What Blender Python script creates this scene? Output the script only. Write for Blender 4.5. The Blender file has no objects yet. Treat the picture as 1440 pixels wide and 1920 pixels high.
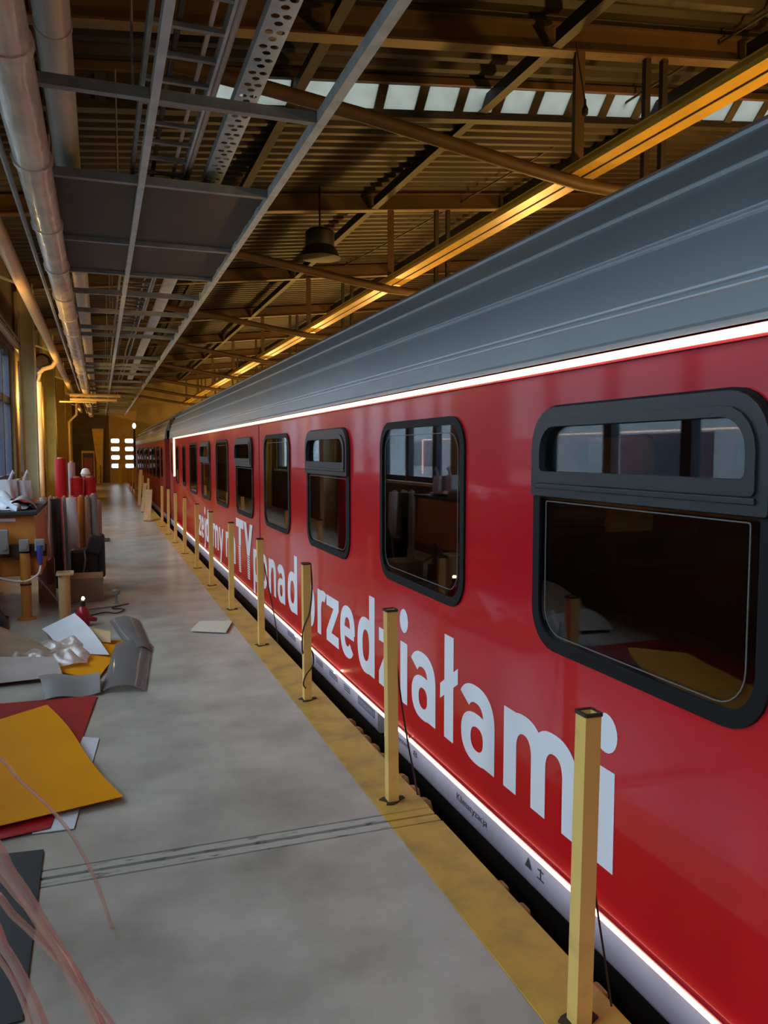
import bpy, math, random
from mathutils import Vector, Matrix
from mathutils.geometry import tessellate_polygon
random.seed(7)
SC = bpy.context.scene
COL = SC.collection
H = 1.65                                   # eye height above the platform floor

# ------------------------------------------------------------------ camera
FPX, CX, CY = 1480.0, 720.0, 960.0
VPX, VPY = 187.0, 848.0
def _n(v): return v.normalized()
ey = _n(Vector(((VPX-CX)/FPX, (VPY-CY)/FPX, 1)))
_vx = (FPX*FPX + (VPY-CY)**2)/(CX-VPX)
ex = _n(Vector((_vx/FPX, (VPY-CY)/FPX, 1)))
ez = ex.cross(ey)
if ez.y > 0: ez = -ez
def ray(u, v):
    c = Vector(((u-CX)/FPX, (v-CY)/FPX, 1)); return Vector((ex.dot(c), ey.dot(c), ez.dot(c)))
def at(u, v, X=None, Y=None, Z=None):
    """world point on the plane X=, Y= or Z= that is measured at photograph position u, v"""
    r = ray(u, v)
    if X is not None: k = X/r.x
    elif Y is not None: k = Y/r.y
    else: k = (Z-H)/r.z
    p = r*k; p.z += H
    return p
cam = bpy.data.cameras.new('camera')
cam.sensor_fit = 'VERTICAL'; cam.sensor_height = 36.0; cam.lens = FPX/1920.0*36.0
cam.clip_start = 0.05; cam.clip_end = 300
camo = bpy.data.objects.new('camera', cam); COL.objects.link(camo)
right = Vector((ex.x, ey.x, ez.x)); down = Vector((ex.y, ey.y, ez.y)); fwd = Vector((ex.z, ey.z, ez.z))
M = Matrix.Identity(4)
for i in range(3):
    M[i][0] = right[i]; M[i][1] = -down[i]; M[i][2] = -fwd[i]
M[2][3] = H
camo.matrix_world = M
SC.camera = camo

# ------------------------------------------------------------------ world, daylight portals, exposure
W = bpy.data.worlds.new('overcast_sky'); SC.world = W; W.use_nodes = True
bg = W.node_tree.nodes['Background']
bg.inputs[0].default_value = (0.65, 0.80, 0.95, 1); bg.inputs[1].default_value = 5.0
SC.view_settings.view_transform = 'Standard'; SC.view_settings.look = 'None'
SC.view_settings.gamma = 1.0; SC.view_settings.use_curve_mapping = False
SC.view_settings.exposure = 1.3
SC.cycles.use_denoising = True
SC.cycles.max_bounces = 8; SC.cycles.diffuse_bounces = 4; SC.cycles.glossy_bounces = 4
SC.cycles.transparent_max_bounces = 16; SC.cycles.sample_clamp_indirect = 6.0
SC.cycles.caustics_reflective = False; SC.cycles.caustics_refractive = False

WALLX = -1.5
BAYS = [(-3.5, 2.5), (3.5, 9.5), (10.5, 16.5), (17.5, 23.5)]
SILL, HEAD = 1.15, 3.55
def portal(name, loc, rot, sx, sy):
    l = bpy.data.lights.new(name, 'AREA'); l.shape = 'RECTANGLE'; l.size = sx; l.size_y = sy
    l.cycles.is_portal = True
    o = bpy.data.objects.new(name, l); COL.objects.link(o); o.location = loc; o.rotation_euler = rot
for i, (a, b) in enumerate(BAYS):
    portal('window_portal', (WALLX-0.27, (a+b)/2, (SILL+HEAD)/2), (0, -math.pi/2, 0), HEAD-SILL, b-a)

# ------------------------------------------------------------------ materials
def mat(name, col, rough=0.5, metal=0.0, var=0.0, scale=3.0, bump=0.0, bscale=40.0, coat=0.0, spec=0.5, col2=None, rvar=0.0, stretch=None, detail=4.0, lo=0.35, hi=0.7):
    m = bpy.data.materials.new(name); m.use_nodes = True
    nt = m.node_tree; p = nt.nodes['Principled BSDF']
    p.inputs['Base Color'].default_value = (*col, 1); p.inputs['Roughness'].default_value = rough
    p.inputs['Metallic'].default_value = metal; p.inputs['Specular IOR Level'].default_value = spec
    p.inputs['Coat Weight'].default_value = coat; p.inputs['Coat Roughness'].default_value = 0.06
    need = var > 0 or col2 or bump > 0 or rvar > 0
    if need:
        tc = nt.nodes.new('ShaderNodeTexCoord'); mp = nt.nodes.new('ShaderNodeMapping')
        nt.links.new(tc.outputs['Object'], mp.inputs['Vector'])
        if stretch: mp.inputs['Scale'].default_value = stretch
    if var > 0 or col2 or rvar > 0:
        n = nt.nodes.new('ShaderNodeTexNoise'); n.inputs['Scale'].default_value = scale; n.inputs['Detail'].default_value = detail
        n.inputs['Roughness'].default_value = 0.6
        nt.links.new(mp.outputs[0], n.inputs['Vector'])
        cr = nt.nodes.new('ShaderNodeValToRGB')
        c2 = col2 if col2 else tuple(c*(1-var) for c in col)
        cr.color_ramp.elements[0].position = lo; cr.color_ramp.elements[1].position = hi
        cr.color_ramp.elements[0].color = (*c2, 1); cr.color_ramp.elements[1].color = (*col, 1)
        nt.links.new(n.outputs[0], cr.inputs[0]); nt.links.new(cr.outputs[0], p.inputs['Base Color'])
        if rvar > 0:
            mr = nt.nodes.new('ShaderNodeMapRange'); mr.inputs['To Min'].default_value = rough+rvar; mr.inputs['To Max'].default_value = max(rough-rvar, 0.03)
            nt.links.new(n.outputs[0], mr.inputs[0]); nt.links.new(mr.outputs[0], p.inputs['Roughness'])
    if bump > 0:
        b = nt.nodes.new('ShaderNodeTexNoise'); b.inputs['Scale'].default_value = bscale; b.inputs['Detail'].default_value = 3
        nt.links.new(mp.outputs[0], b.inputs['Vector'])
        bn = nt.nodes.new('ShaderNodeBump'); bn.inputs['Strength'].default_value = bump; bn.inputs['Distance'].default_value = 0.02
        nt.links.new(b.outputs[0], bn.inputs['Height']); nt.links.new(bn.outputs[0], p.inputs['Normal'])
    return m
def emis(name, col, s):
    m = bpy.data.materials.new(name); m.use_nodes = True; p = m.node_tree.nodes['Principled BSDF']
    p.inputs['Base Color'].default_value = (0.1, 0.1, 0.1, 1)
    p.inputs['Emission Color'].default_value = (*col, 1); p.inputs['Emission Strength'].default_value = s
    return m
def glass(name, tint, refl=1.0, rough=0.01, ior=1.5, floor=0.0):
    """thin coated glazing: tinted see-through plus a mirror share that grows towards grazing"""
    m = bpy.data.materials.new(name); m.use_nodes = True; nt = m.node_tree
    nt.nodes.remove(nt.nodes['Principled BSDF']); out = nt.nodes['Material Output']
    t = nt.nodes.new('ShaderNodeBsdfTransparent'); t.inputs[0].default_value = (*tint, 1)
    g = nt.nodes.new('ShaderNodeBsdfGlossy'); g.inputs['Roughness'].default_value = rough; g.inputs[0].default_value = (0.95, 0.97, 1, 1)
    fr = nt.nodes.new('ShaderNodeFresnel'); fr.inputs[0].default_value = ior
    ma = nt.nodes.new('ShaderNodeMath'); ma.operation = 'MULTIPLY_ADD'; ma.inputs[1].default_value = refl; ma.inputs[2].default_value = floor; ma.use_clamp = True
    mx = nt.nodes.new('ShaderNodeMixShader')
    nt.links.new(fr.outputs[0], ma.inputs[0]); nt.links.new(ma.outputs[0], mx.inputs[0])
    nt.links.new(t.outputs[0], mx.inputs[1]); nt.links.new(g.outputs[0], mx.inputs[2]); nt.links.new(mx.outputs[0], out.inputs[0])
    return m
def milky(name, col, trans=0.5, transp=0.3, rough=0.2, noise=0.0, nscale=3.0, gloss=0.1):
    """dirty or frosted sheet: translucent, partly see-through, slightly shiny"""
    m = bpy.data.materials.new(name); m.use_nodes = True; nt = m.node_tree
    nt.nodes.remove(nt.nodes['Principled BSDF']); out = nt.nodes['Material Output']
    d = nt.nodes.new('ShaderNodeBsdfDiffuse'); d.inputs[0].default_value = (*col, 1)
    tl = nt.nodes.new('ShaderNodeBsdfTranslucent'); tl.inputs[0].default_value = (*col, 1)
    tp = nt.nodes.new('ShaderNodeBsdfTransparent'); tp.inputs[0].default_value = (*[0.4+0.6*c for c in col], 1)
    gl = nt.nodes.new('ShaderNodeBsdfGlossy'); gl.inputs['Roughness'].default_value = rough
    m1 = nt.nodes.new('ShaderNodeMixShader'); m1.inputs[0].default_value = trans
    m2 = nt.nodes.new('ShaderNodeMixShader'); m2.inputs[0].default_value = transp
    m3 = nt.nodes.new('ShaderNodeMixShader'); m3.inputs[0].default_value = gloss
    nt.links.new(d.outputs[0], m1.inputs[1]); nt.links.new(tl.outputs[0], m1.inputs[2])
    nt.links.new(m1.outputs[0], m2.inputs[1]); nt.links.new(tp.outputs[0], m2.inputs[2])
    nt.links.new(m2.outputs[0], m3.inputs[1]); nt.links.new(gl.outputs[0], m3.inputs[2]); nt.links.new(m3.outputs[0], out.inputs[0])
    if noise:
        tc = nt.nodes.new('ShaderNodeTexCoord'); n = nt.nodes.new('ShaderNodeTexNoise'); n.inputs['Scale'].default_value = nscale; n.inputs['Detail'].default_value = 3
        nt.links.new(tc.outputs['Object'], n.inputs['Vector'])
        mr = nt.nodes.new('ShaderNodeMapRange'); mr.inputs[1].default_value = 0.35; mr.inputs[2].default_value = 0.65
        mr.inputs['To Min'].default_value = max(0, transp-noise); mr.inputs['To Max'].default_value = min(1, transp+noise)
        nt.links.new(n.outputs[0], mr.inputs[0]); nt.links.new(mr.outputs[0], m2.inputs[0])
    return m

MT = {}
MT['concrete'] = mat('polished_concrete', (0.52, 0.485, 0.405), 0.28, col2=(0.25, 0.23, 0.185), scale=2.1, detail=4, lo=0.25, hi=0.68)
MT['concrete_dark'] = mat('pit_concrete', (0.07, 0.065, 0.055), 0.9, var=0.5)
MT['yellow_edge'] = mat('worn_yellow_floor_paint', (0.56, 0.33, 0.055), 0.42, col2=(0.30, 0.19, 0.05), scale=4.5, detail=10, lo=0.28, hi=0.55, rvar=0.1)
MT['joint_steel'] = mat('joint_steel', (0.44, 0.415, 0.35), 0.45, col2=(.07, .065, .055), scale=9, detail=9, lo=.3, hi=.45, stretch=(1, 4, 1))
MT['joint_dark'] = mat('joint_gap', (0.015, 0.013, 0.01), 0.9)
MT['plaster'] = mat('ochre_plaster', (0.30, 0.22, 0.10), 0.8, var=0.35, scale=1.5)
MT['plaster_dark'] = mat('dark_brown_plaster', (0.14, 0.10, 0.06), 0.85, var=0.4, scale=1.2)  # browner, darker tone beside the ochre plaster
MT['frame_navy'] = mat('navy_window_steel', (0.022, 0.028, 0.05), 0.45)
MT['win_glass'] = glass('window_glass', (0.93, 0.955, 0.97), 0.5)
MT['col_yellow'] = mat('yellow_column_paint', (0.78, 0.58, 0.09), 0.5, var=0.3, scale=2)
MT['col_cream'] = mat('cream_column_paint', (0.62, 0.54, 0.30), 0.45, var=0.25, scale=2)
MT['beam'] = mat('brown_beam_paint', (0.13, 0.073, 0.028), 0.55, var=0.35, scale=2.5)
MT['purlin'] = mat('dark_purlin_steel', (0.045, 0.032, 0.02), 0.6, var=0.3)
MT['deck'] = mat('roof_deck_steel', (0.040, 0.026, 0.014), 0.6, var=0.5, scale=1.1)
MT['girder'] = mat('yellow_girder_paint', (0.90, 0.56, 0.07), 0.4, var=0.2, scale=3)
MT['galv'] = mat('galvanised_steel', (0.58, 0.70, 0.76), 0.36, metal=0.0, var=0.3, scale=8)
MT['galv_dull'] = mat('dull_galvanised', (0.26, 0.30, 0.32), 0.45, metal=0.0, var=0.3, scale=6)
MT['dark_panel'] = mat('dark_ceiling_panel', (0.045, 0.045, 0.043), 0.6, var=0.3)
MT['foil'] = mat('foil_wrapped_insulation', (0.80, 0.73, 0.62), 0.18, metal=0.0, var=0.35, scale=7, bump=0.35, bscale=14, stretch=(1, 0.35, 1))
MT['duct'] = mat('white_duct', (0.50, 0.48, 0.45), 0.55, var=0.2)
MT['pipe_cream'] = mat('cream_pipe_paint', (0.80, 0.62, 0.36), 0.35, var=0.2)
MT['trunking'] = mat('beige_trunking', (0.45, 0.40, 0.29), 0.5)
MT['red'] = mat('glossy_red_coach_paint', (0.55, 0.006, 0.014), 0.30, coat=0.6, spec=0.2, bump=0.012, bscale=1.2)
MT['red2'] = mat('red_coach_paint_worn', (0.34, 0.03, 0.018), 0.55, var=0.3, scale=0.8)
MT['roof'] = mat('grey_coach_roof', (0.33, 0.375, 0.40), 0.40, var=0.14, scale=1.3, stretch=(1, .3, 1))
MT['skirt'] = mat('pale_lilac_skirt', (0.55, 0.55, 0.66), 0.4, var=0.2, scale=3)
MT['rubber'] = mat('black_window_rubber', (0.009, 0.009, 0.010), 0.6, spec=.2)
MT['rib'] = mat('highlit_roof_rib', (0.66, 0.72, 0.76), 0.3)  # colour lightened so the ribs carry painted highlight lines
MT['sash'] = mat('anthracite_sash', (0.022, 0.024, 0.026), 0.42)
MT['seal'] = mat('grey_glazing_line', (0.13, 0.125, 0.115), 0.5)
MT['coach_glass'] = glass('tinted_coach_glass', (0.68, 0.68, 0.66), 0.85, 0.012, 1.5, 0.0)
MT['coach_glass_dull'] = glass('low_mirror_coach_glass', (0.30, 0.28, 0.25), 0.15, 0.1, 1.4, 0.0)  # reflection weakened to keep gate-pane glare off the second coach
MT['led'] = emis('warm_led', (1.0, 0.56, 0.34), 2.8)
MT['led_hot'] = emis('warm_led_connector', (1.0, 0.60, 0.35), 14.0)
MT['letter'] = mat('white_lettering_film', (0.80, 0.83, 0.87), 0.4)
MT['print'] = mat('dark_print', (0.05, 0.05, 0.06), 0.6)
MT['under'] = mat('black_underframe', (0.012, 0.011, 0.01), 0.7)
MT['under_yellow'] = mat('yellow_underfloor_gear', (0.26, 0.18, 0.025), 0.5, var=0.6, scale=10)
MT['interior'] = mat('coach_interior_panel', (0.16, 0.13, 0.09), 0.6)
MT['seat'] = mat('dark_red_seat_cloth', (0.10, 0.015, 0.015), 0.85)
MT['seat_grey'] = mat('grey_headrest', (0.10, 0.11, 0.12), 0.7)
MT['bollard'] = mat('yellow_post_paint', (0.72, 0.46, 0.12), 0.42, col2=(0.45, 0.25, 0.06), scale=6, detail=8, lo=0.2, hi=0.45)
MT['rust'] = mat('dark_rust', (0.055, 0.028, 0.015), 0.8, var=0.5, scale=20)
MT['cord'] = mat('dark_cord', (0.03, 0.012, 0.01), 0.7)
MT['white_cable'] = mat('white_cable', (0.55, 0.52, 0.46), 0.5)
MT['orange'] = mat('orange_machine_paint', (0.60, 0.22, 0.03), 0.4, var=0.25, scale=4)
MT['socket'] = mat('grey_socket', (0.22, 0.21, 0.19), 0.5)
MT['blue'] = mat('blue_plug', (0.03, 0.05, 0.25), 0.4)
MT['white'] = mat('white_paper', (0.66, 0.66, 0.68), 0.6, var=0.1)
MT['lilac'] = mat('mauve_film', (0.36, 0.24, 0.25), 0.4)
MT['black'] = mat('black_film', (0.012, 0.014, 0.016), 0.45)
MT['grey'] = mat('grey_film', (0.22, 0.21, 0.20), 0.4)
MT['red_film'] = mat('red_film', (0.42, 0.012, 0.02), 0.28, var=0.3, scale=3, bump=0.1, bscale=5)
MT['yellow_film'] = mat('yellow_film', (0.80, 0.31, 0.002), 0.6, spec=.1, var=0.12, scale=2)
MT['card'] = mat('brown_cardboard', (0.33, 0.21, 0.12), 0.8, var=0.25, scale=5)
MT['tube_card'] = mat('tan_cardboard_tube', (0.50, 0.30, 0.13), 0.7)
MT['wood'] = mat('raw_pine', (0.55, 0.38, 0.18), 0.6, var=0.3, scale=6, stretch=(8, 1, 1))
MT['cloth'] = mat('pinkish_paper', (0.50, 0.42, 0.36), 0.7, var=0.2, bump=0.2, bscale=10)
MT['clear'] = milky('clear_plastic_wrap', (0.86, 0.74, 0.66), 0.45, 0.50, 0.15, 0.2, 9, 0.07)
MT['acrylic'] = milky('hazy_acrylic', (0.46, 0.43, 0.41), 0.4, 0.62, 0.1, 0, 3, 0.08)
MT['strip'] = milky('pinkish_plastic_strip', (0.95, 0.70, 0.60), 0.45, 0.72, 0.08, 0, 25, 0.14)
MT['skylight'] = milky('dirty_skylight_glass', (0.24, 0.235, 0.205), 0.9, 0.03, 0.2, 0.03, 5.0, 0.02)
MT['gate'] = mat('ochre_gate_steel', (0.42, 0.27, 0.08), 0.5, var=0.2)
MT['gate_pane'] = milky('frosted_gate_pane', (0.60, 0.60, 0.60), 0.95, 0.15, 0.3)
MT['bell'] = mat('dark_lamp_shade', (0.012, 0.009, 0.006), 0.5)
MT['lamp_white'] = emis('white_lamp_globe', (0.85, 0.80, 1.0), 1.4)
MT['sodium'] = emis('unseen_sodium_bulb', (1.0, 0.55, 0.14), 30.0)
MT['glint_bead'] = emis('warm_glint_emission', (1.0, 0.75, 0.4), 14.0)  # emission standing in for the highlight on the canister cap
MT['grass'] = mat('outside_ground', (0.16, 0.17, 0.15), 0.9, var=0.4)
MT['dimming_hall'] = mat('pale_blue_cladding', (0.34, 0.37, 0.39), 0.8, var=0.3, scale=.3)
MT['bag'] = mat('black_bag_cloth', (0.018, 0.018, 0.02), 0.6, bump=0.2, bscale=60)
MT['steel_rail'] = mat('rail_steel', (0.12, 0.09, 0.07), 0.5, metal=0.6)

# ------------------------------------------------------------------ mesh building
def wloc(o):
    p = Vector((0, 0, 0))
    while o is not None:
        p += o.location; o = o.parent
    return p
class MB:
    def __init__(s): s.v = []; s.f = []
    def add(s, vs, fs):
        k = len(s.v); s.v += [tuple(v) for v in vs]; s.f += [tuple(i+k for i in f) for f in fs]; return s
    def box(s, x0, x1, y0, y1, z0, z1):
        vs = [(x, y, z) for x in (x0, x1) for y in (y0, y1) for z in (z0, z1)]
        return s.add(vs, [(0,1,3,2),(4,6,7,5),(0,4,5,1),(2,3,7,6),(0,2,6,4),(1,5,7,3)])
    def bar(s, a, b, w, h, up=(0, 0, 1)):
        a = Vector(a); b = Vector(b); d = (b-a).normalized(); u = Vector(up); sx = d.cross(u)
        if sx.length < 1e-4: sx = Vector((1, 0, 0))
        sx.normalize(); u = sx.cross(d); vs = []
        for p in (a, b):
            for i, j in ((-1,-1),(1,-1),(1,1),(-1,1)): vs.append(p+sx*(i*w/2)+u*(j*h/2))
        return s.add(vs, [(0,1,2,3),(7,6,5,4),(0,4,5,1),(1,5,6,2),(2,6,7,3),(3,7,4,0)])
    def tube(s, pts, r, n=10, cap=True):
        pts = [Vector(p) for p in pts]; m = len(pts); rs = r if isinstance(r, (list, tuple)) else [r]*m
        vs = []; ref = Vector((0.13, 0.21, 1.0)).normalized()
        for i, p in enumerate(pts):
            d = (pts[min(i+1, m-1)]-pts[max(i-1, 0)]).normalized()
            if abs(d.dot(ref)) > 0.97: ref = Vector((1, 0.1, 0.05)).normalized()
            a = d.cross(ref).normalized(); b = d.cross(a)
            for j in range(n):
                t = 2*math.pi*j/n; vs.append(p+a*(rs[i]*math.cos(t))+b*(rs[i]*math.sin(t)))
        fs = [(i*n+j, i*n+(j+1) % n, (i+1)*n+(j+1) % n, (i+1)*n+j) for i in range(m-1) for j in range(n)]
        if cap: fs += [tuple(range(n-1, -1, -1)), tuple(range((m-1)*n, m*n))]
        return s.add(vs, fs)
    def lathe(s, c, prof, n=20):
        c = Vector(c); vs = []; fs = []; m = len(prof)
        for r, z in prof:
            for j in range(n):
                t = 2*math.pi*j/n; vs.append(c+Vector((r*math.cos(t), r*math.sin(t), z)))
        fs = [(i*n+j, i*n+(j+1) % n, (i+1)*n+(j+1) % n, (i+1)*n+j) for i in range(m-1) for j in range(n)]
        fs += [tuple(range(n-1, -1, -1)), tuple(range((m-1)*n, m*n))]
        return s.add(vs, fs)
    def plate(s, outer, holes, x0, x1):
        """flat plate in the Y-Z plane with openings, between x0 (outer face) and x1"""
        loops = [outer]+list(holes)
        tris = tessellate_polygon([[Vector((0, y, z)) for y, z in l] for l in loops])
        flat = [p for l in loops for p in l]; n = len(flat)
        fs = [tuple(t) for t in tris]+[tuple(i+n for i in reversed(t)) for t in tris]
        k = 0
        for l in loops:
            m = len(l)
            fs += [(k+i, k+(i+1) % m, n+k+(i+1) % m, n+k+i) for i in range(m)]; k += m
        return s.add([(x0, y, z) for y, z in flat]+[(x1, y, z) for y, z in flat], fs)
    def prism(s, prof, y0, y1, close=True):
        """profile of (x, z) drawn along Y"""
        n = len(prof); vs = [(x, y0, z) for x, z in prof]+[(x, y1, z) for x, z in prof]
        fs = [(i, (i+1) % n, n+(i+1) % n, n+i) for i in range(n if close else n-1)]
        if close: fs += [tuple(range(n-1, -1, -1)), tuple(range(n, 2*n))]
        return s.add(vs, fs)
    def sheet(s, fn, nu, nv, th=0.002):
        """a curved sheet with thickness: fn(u, v) -> point"""
        P = [[Vector(fn(i/nu, j/nv)) for j in range(nv+1)] for i in range(nu+1)]; vs = []
        for i in range(nu+1):
            for j in range(nv+1): vs.append(P[i][j])
        N = len(vs)
        for i in range(nu+1):
            for j in range(nv+1):
                du = P[min(i+1, nu)][j]-P[max(i-1, 0)][j]; dv = P[i][min(j+1, nv)]-P[i][max(j-1, 0)]
                nn = du.cross(dv); nn = nn.normalized() if nn.length > 1e-9 else Vector((0, 0, 1))
                vs.append(P[i][j]-nn*th)
        w = nv+1; fs = []
        for i in range(nu):
            for j in range(nv):
                a = i*w+j; fs.append((a, a+w, a+w+1, a+1)); fs.append((N+a, N+a+1, N+a+w+1, N+a+w))
        for i in range(nu):
            a = i*w; fs.append((a, N+a, N+a+w, a+w)); a = i*w+nv; fs.append((a, a+w, N+a+w, N+a))
        for j in range(nv):
            a = j; fs.append((a, a+1, N+a+1, N+a)); a = nu*w+j; fs.append((a, N+a, N+a+1, a+1))
        return s.add(vs, fs)
    def build(s, name, m, parent=None, smooth=False, bevel=0.0, origin=None):
        me = bpy.data.meshes.new(name)
        o = bpy.data.objects.new(name, me); COL.objects.link(o)
        if parent is not None:
            o.parent = parent; off = wloc(parent)
        elif origin is not None:
            o.location = origin; off = Vector(origin)
        else: off = Vector((0, 0, 0))
        me.from_pydata([(v[0]-off.x, v[1]-off.y, v[2]-off.z) for v in s.v], [], s.f)
        me.materials.append(MT[m] if isinstance(m, str) else m)
        me.update()
        import bmesh
        b = bmesh.new(); b.from_mesh(me); bmesh.ops.recalc_face_normals(b, faces=b.faces); b.to_mesh(me); b.free()
        if smooth:
            for p in me.polygons: p.use_smooth = True
            me.set_sharp_from_angle(angle=math.radians(40))
        if bevel > 0:
            bm = o.modifiers.new('soft_edge', 'BEVEL'); bm.width = bevel; bm.segments = 2; bm.limit_method = 'ANGLE'
        return o
def tag(o, label, cat=None, group=None, kind=None):
    if label: o['label'] = label
    if cat: o['category'] = cat
    if group: o['group'] = group
    if kind: o['kind'] = kind
    return o
def root(name, loc, label=None, cat=None, group=None, kind=None):
    o = bpy.data.objects.new(name, None); COL.objects.link(o); o.location = loc; o.empty_display_size = 0.1
    return tag(o, label, cat, group, kind)
def structure(o, label=None): return tag(o, label, kind='structure')
def copy_tree(o, loc=None, parent=None):
    c = o.copy(); COL.objects.link(c)
    if parent is not None: c.parent = parent
    if loc is not None: c.location = loc
    for ch in list(o.children): copy_tree(ch, None, c)
    return c
def rrect(yc, zc, w, h, r, n=6, top=None):
    """rounded rectangle loop in (y, z); top = other radius for the upper corners"""
    pts = []; rt = r if top is None else top
    for (sy, sz, a0, rr) in ((1, 1, 0, rt), (-1, 1, 90, rt), (-1, -1, 180, r), (1, -1, 270, r)):
        cy, cz = yc+sy*(w/2-rr), zc+sz*(h/2-rr)
        for i in range(n+1):
            t = math.radians(a0+90*i/n); pts.append((cy+rr*math.cos(t), cz+rr*math.sin(t)))
    return pts
def lerp(a, b, t): return Vector(a)*(1-t)+Vector(b)*t
ORD = ['first', 'second', 'third', 'fourth', 'fifth', 'sixth', 'seventh', 'eighth', 'ninth', 'tenth', 'eleventh', 'twelfth', 'thirteenth', 'fourteenth', 'fifteenth', 'sixteenth', 'seventeenth', 'eighteenth', 'nineteenth', 'twentieth']

# ================================================================== THE SETTING
EDGE, YEL = 1.41, 1.17
YBACK, YFAR = -6.0, 45.5
JY = at(440, 1588, Z=0).y                        # expansion joint across the walkway
fl = structure(root('floor', (0, 0, 0)), 'grey polished concrete walkway with a yellow painted edge')
for a, b in ((YBACK, JY-0.07), (JY+0.07, YFAR)):
    MB().box(WALLX-0.25, YEL, a, b, -0.3, 0.0).build('concrete_slab', 'concrete', fl)
    tag(MB().box(YEL, EDGE, a, b, -0.3, 0.0).build('edge_marking', 'yellow_edge', fl, bevel=0.006), 'worn yellow paint along the platform edge')
MB().box(WALLX-0.25, EDGE-.004, JY-0.07, JY+0.07, -0.3, -0.03).build('joint_gap', 'joint_dark', fl)
MB().box(WALLX-0.25, YEL, JY-0.060, JY-0.012, -0.2, 0.001).build('joint_rail', 'joint_steel', fl)
MB().box(WALLX-0.25, YEL, JY+0.010, JY+0.056, -0.2, 0.001).build('joint_rail', 'joint_steel', fl)
MB().box(YEL, EDGE-0.005, JY-0.062, JY-.008, -0.2, -0.001).build('joint_rail', 'yellow_edge', fl)
MB().box(YEL, EDGE-0.005, JY+0.008, JY+.062, -0.2, -0.001).build('joint_rail', 'yellow_edge', fl)
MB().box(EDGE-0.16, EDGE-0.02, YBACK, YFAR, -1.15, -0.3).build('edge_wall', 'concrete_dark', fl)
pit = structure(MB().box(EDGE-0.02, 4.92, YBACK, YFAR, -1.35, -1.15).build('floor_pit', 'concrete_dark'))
frt = structure(MB().box(4.92, 13.0, YBACK, YFAR, -1.35, 0.0).build('floor_right', 'concrete'))
for x, w in ((2.44, 'nearer'), (3.88, 'farther')):
    r_ = MB().box(x-0.035, x+0.035, YBACK+.1, YFAR-.1, -1.03, -0.99).box(x-0.01, x+0.01, YBACK+.1, YFAR-.1, -1.12, -1.03).box(x-0.07, x+0.07, YBACK+.1, YFAR-.1, -1.15, -1.12).build('rail', 'steel_rail')
    tag(r_, 'steel running rail in the pit under the coaches, %s one' % w, 'rail', 'rails under the coaches')
nb = structure(root('added_dimming_hall', (-16, 40, -0.3)), 'added pale blue-grey hall that dims the low sky outside the windows')
MB().box(-24, -12.0, -60, 180, -0.3, 6.5).build('facade', 'dimming_hall', nb)  # added to dim the low sky and its reflection in the coach glass
for k in range(24):
    MB().box(-12.0, -11.96, -55+9*k, -51+9*k, 1.0, 2.2).build('facade_window', 'frame_navy', nb)
structure(MB().box(-60, WALLX-0.3, -40, 80, -0.5, -0.3).build('ground_outside', 'grass'))

# ---- roof deck height
def zd(x): return H+3.78+0.11*(x-2.4)
# ---- left wall with window bays
wl = structure(root('wall_left', (WALLX, 0, 0)), 'ochre side wall with tall steel windows and trunking')
WX0 = WALLX-0.25
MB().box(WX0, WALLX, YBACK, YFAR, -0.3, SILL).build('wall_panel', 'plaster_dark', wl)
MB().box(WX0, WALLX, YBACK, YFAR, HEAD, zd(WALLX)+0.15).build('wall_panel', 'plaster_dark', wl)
prev = YBACK
for a, b in BAYS+[(YFAR, YFAR)]:
    MB().box(WX0, WALLX, prev, a, SILL, HEAD).build('wall_panel', 'plaster', wl); prev = b
for i, (a, b) in enumerate(BAYS):
    w = structure(root('window_%d' % (i+1), (WALLX-0.12, (a+b)/2, SILL)), 'tall navy steel window in the side wall')
    x0, x1 = WALLX-0.16, WALLX-0.06
    MB().box(x0, x1, a, b, SILL, SILL+0.09).box(x0, x1, a, b, HEAD-0.09, HEAD).box(x0, x1, a, a+0.09, SILL+.09, HEAD-.09).box(x0, x1, b-0.09, b, SILL+.09, HEAD-.09).build('window_frame', 'frame_navy', w)
    n = 5; zt = 2.62
    MB().box(x0+.01, x1-.01, a+.09, b-.09, zt-0.06, zt+0.06).build('transom', 'frame_navy', w)
    for k in range(1, n):
        y = a+(b-a)*k/n; MB().box(x0, x1, y-0.075, y+0.075, SILL+.09, HEAD-.09).build('mullion', 'frame_navy', w)
    for k in range(n):
        ya = a+(b-a)*k/n+0.075; yb = a+(b-a)*(k+1)/n-0.075
        MB().box(x0+.045, x0+.051, ya, yb, SILL+0.09, zt-0.06).build('pane', 'win_glass', w)
        MB().box(x0+.045, x0+.051, ya, yb, zt+0.06, HEAD-0.09).build('pane', 'win_glass', w)
    MB().box(WALLX-0.05, WALLX+0.07, a-.05, b+.05, SILL-0.05, SILL).build('sill', 'col_cream', w, bevel=.006)
# trunking above the windows
tr = root('cable_trunking', (WALLX+0.05, 15, H+2.07), 'beige slotted cable trunking running along the wall above the windows', 'trunking')
MB().box(WALLX+0.001, WALLX+0.10, YBACK+.1, 23.2, H+2.0, H+2.16).build('trunking_body', 'trunking', tr, bevel=.008)
for k in range(20):
    MB().box(WALLX+0.10, WALLX+0.106, -5+1.4*k, -5+1.4*k+1.15, H+2.07, H+2.085).build('slot', 'joint_dark', tr)
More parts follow.
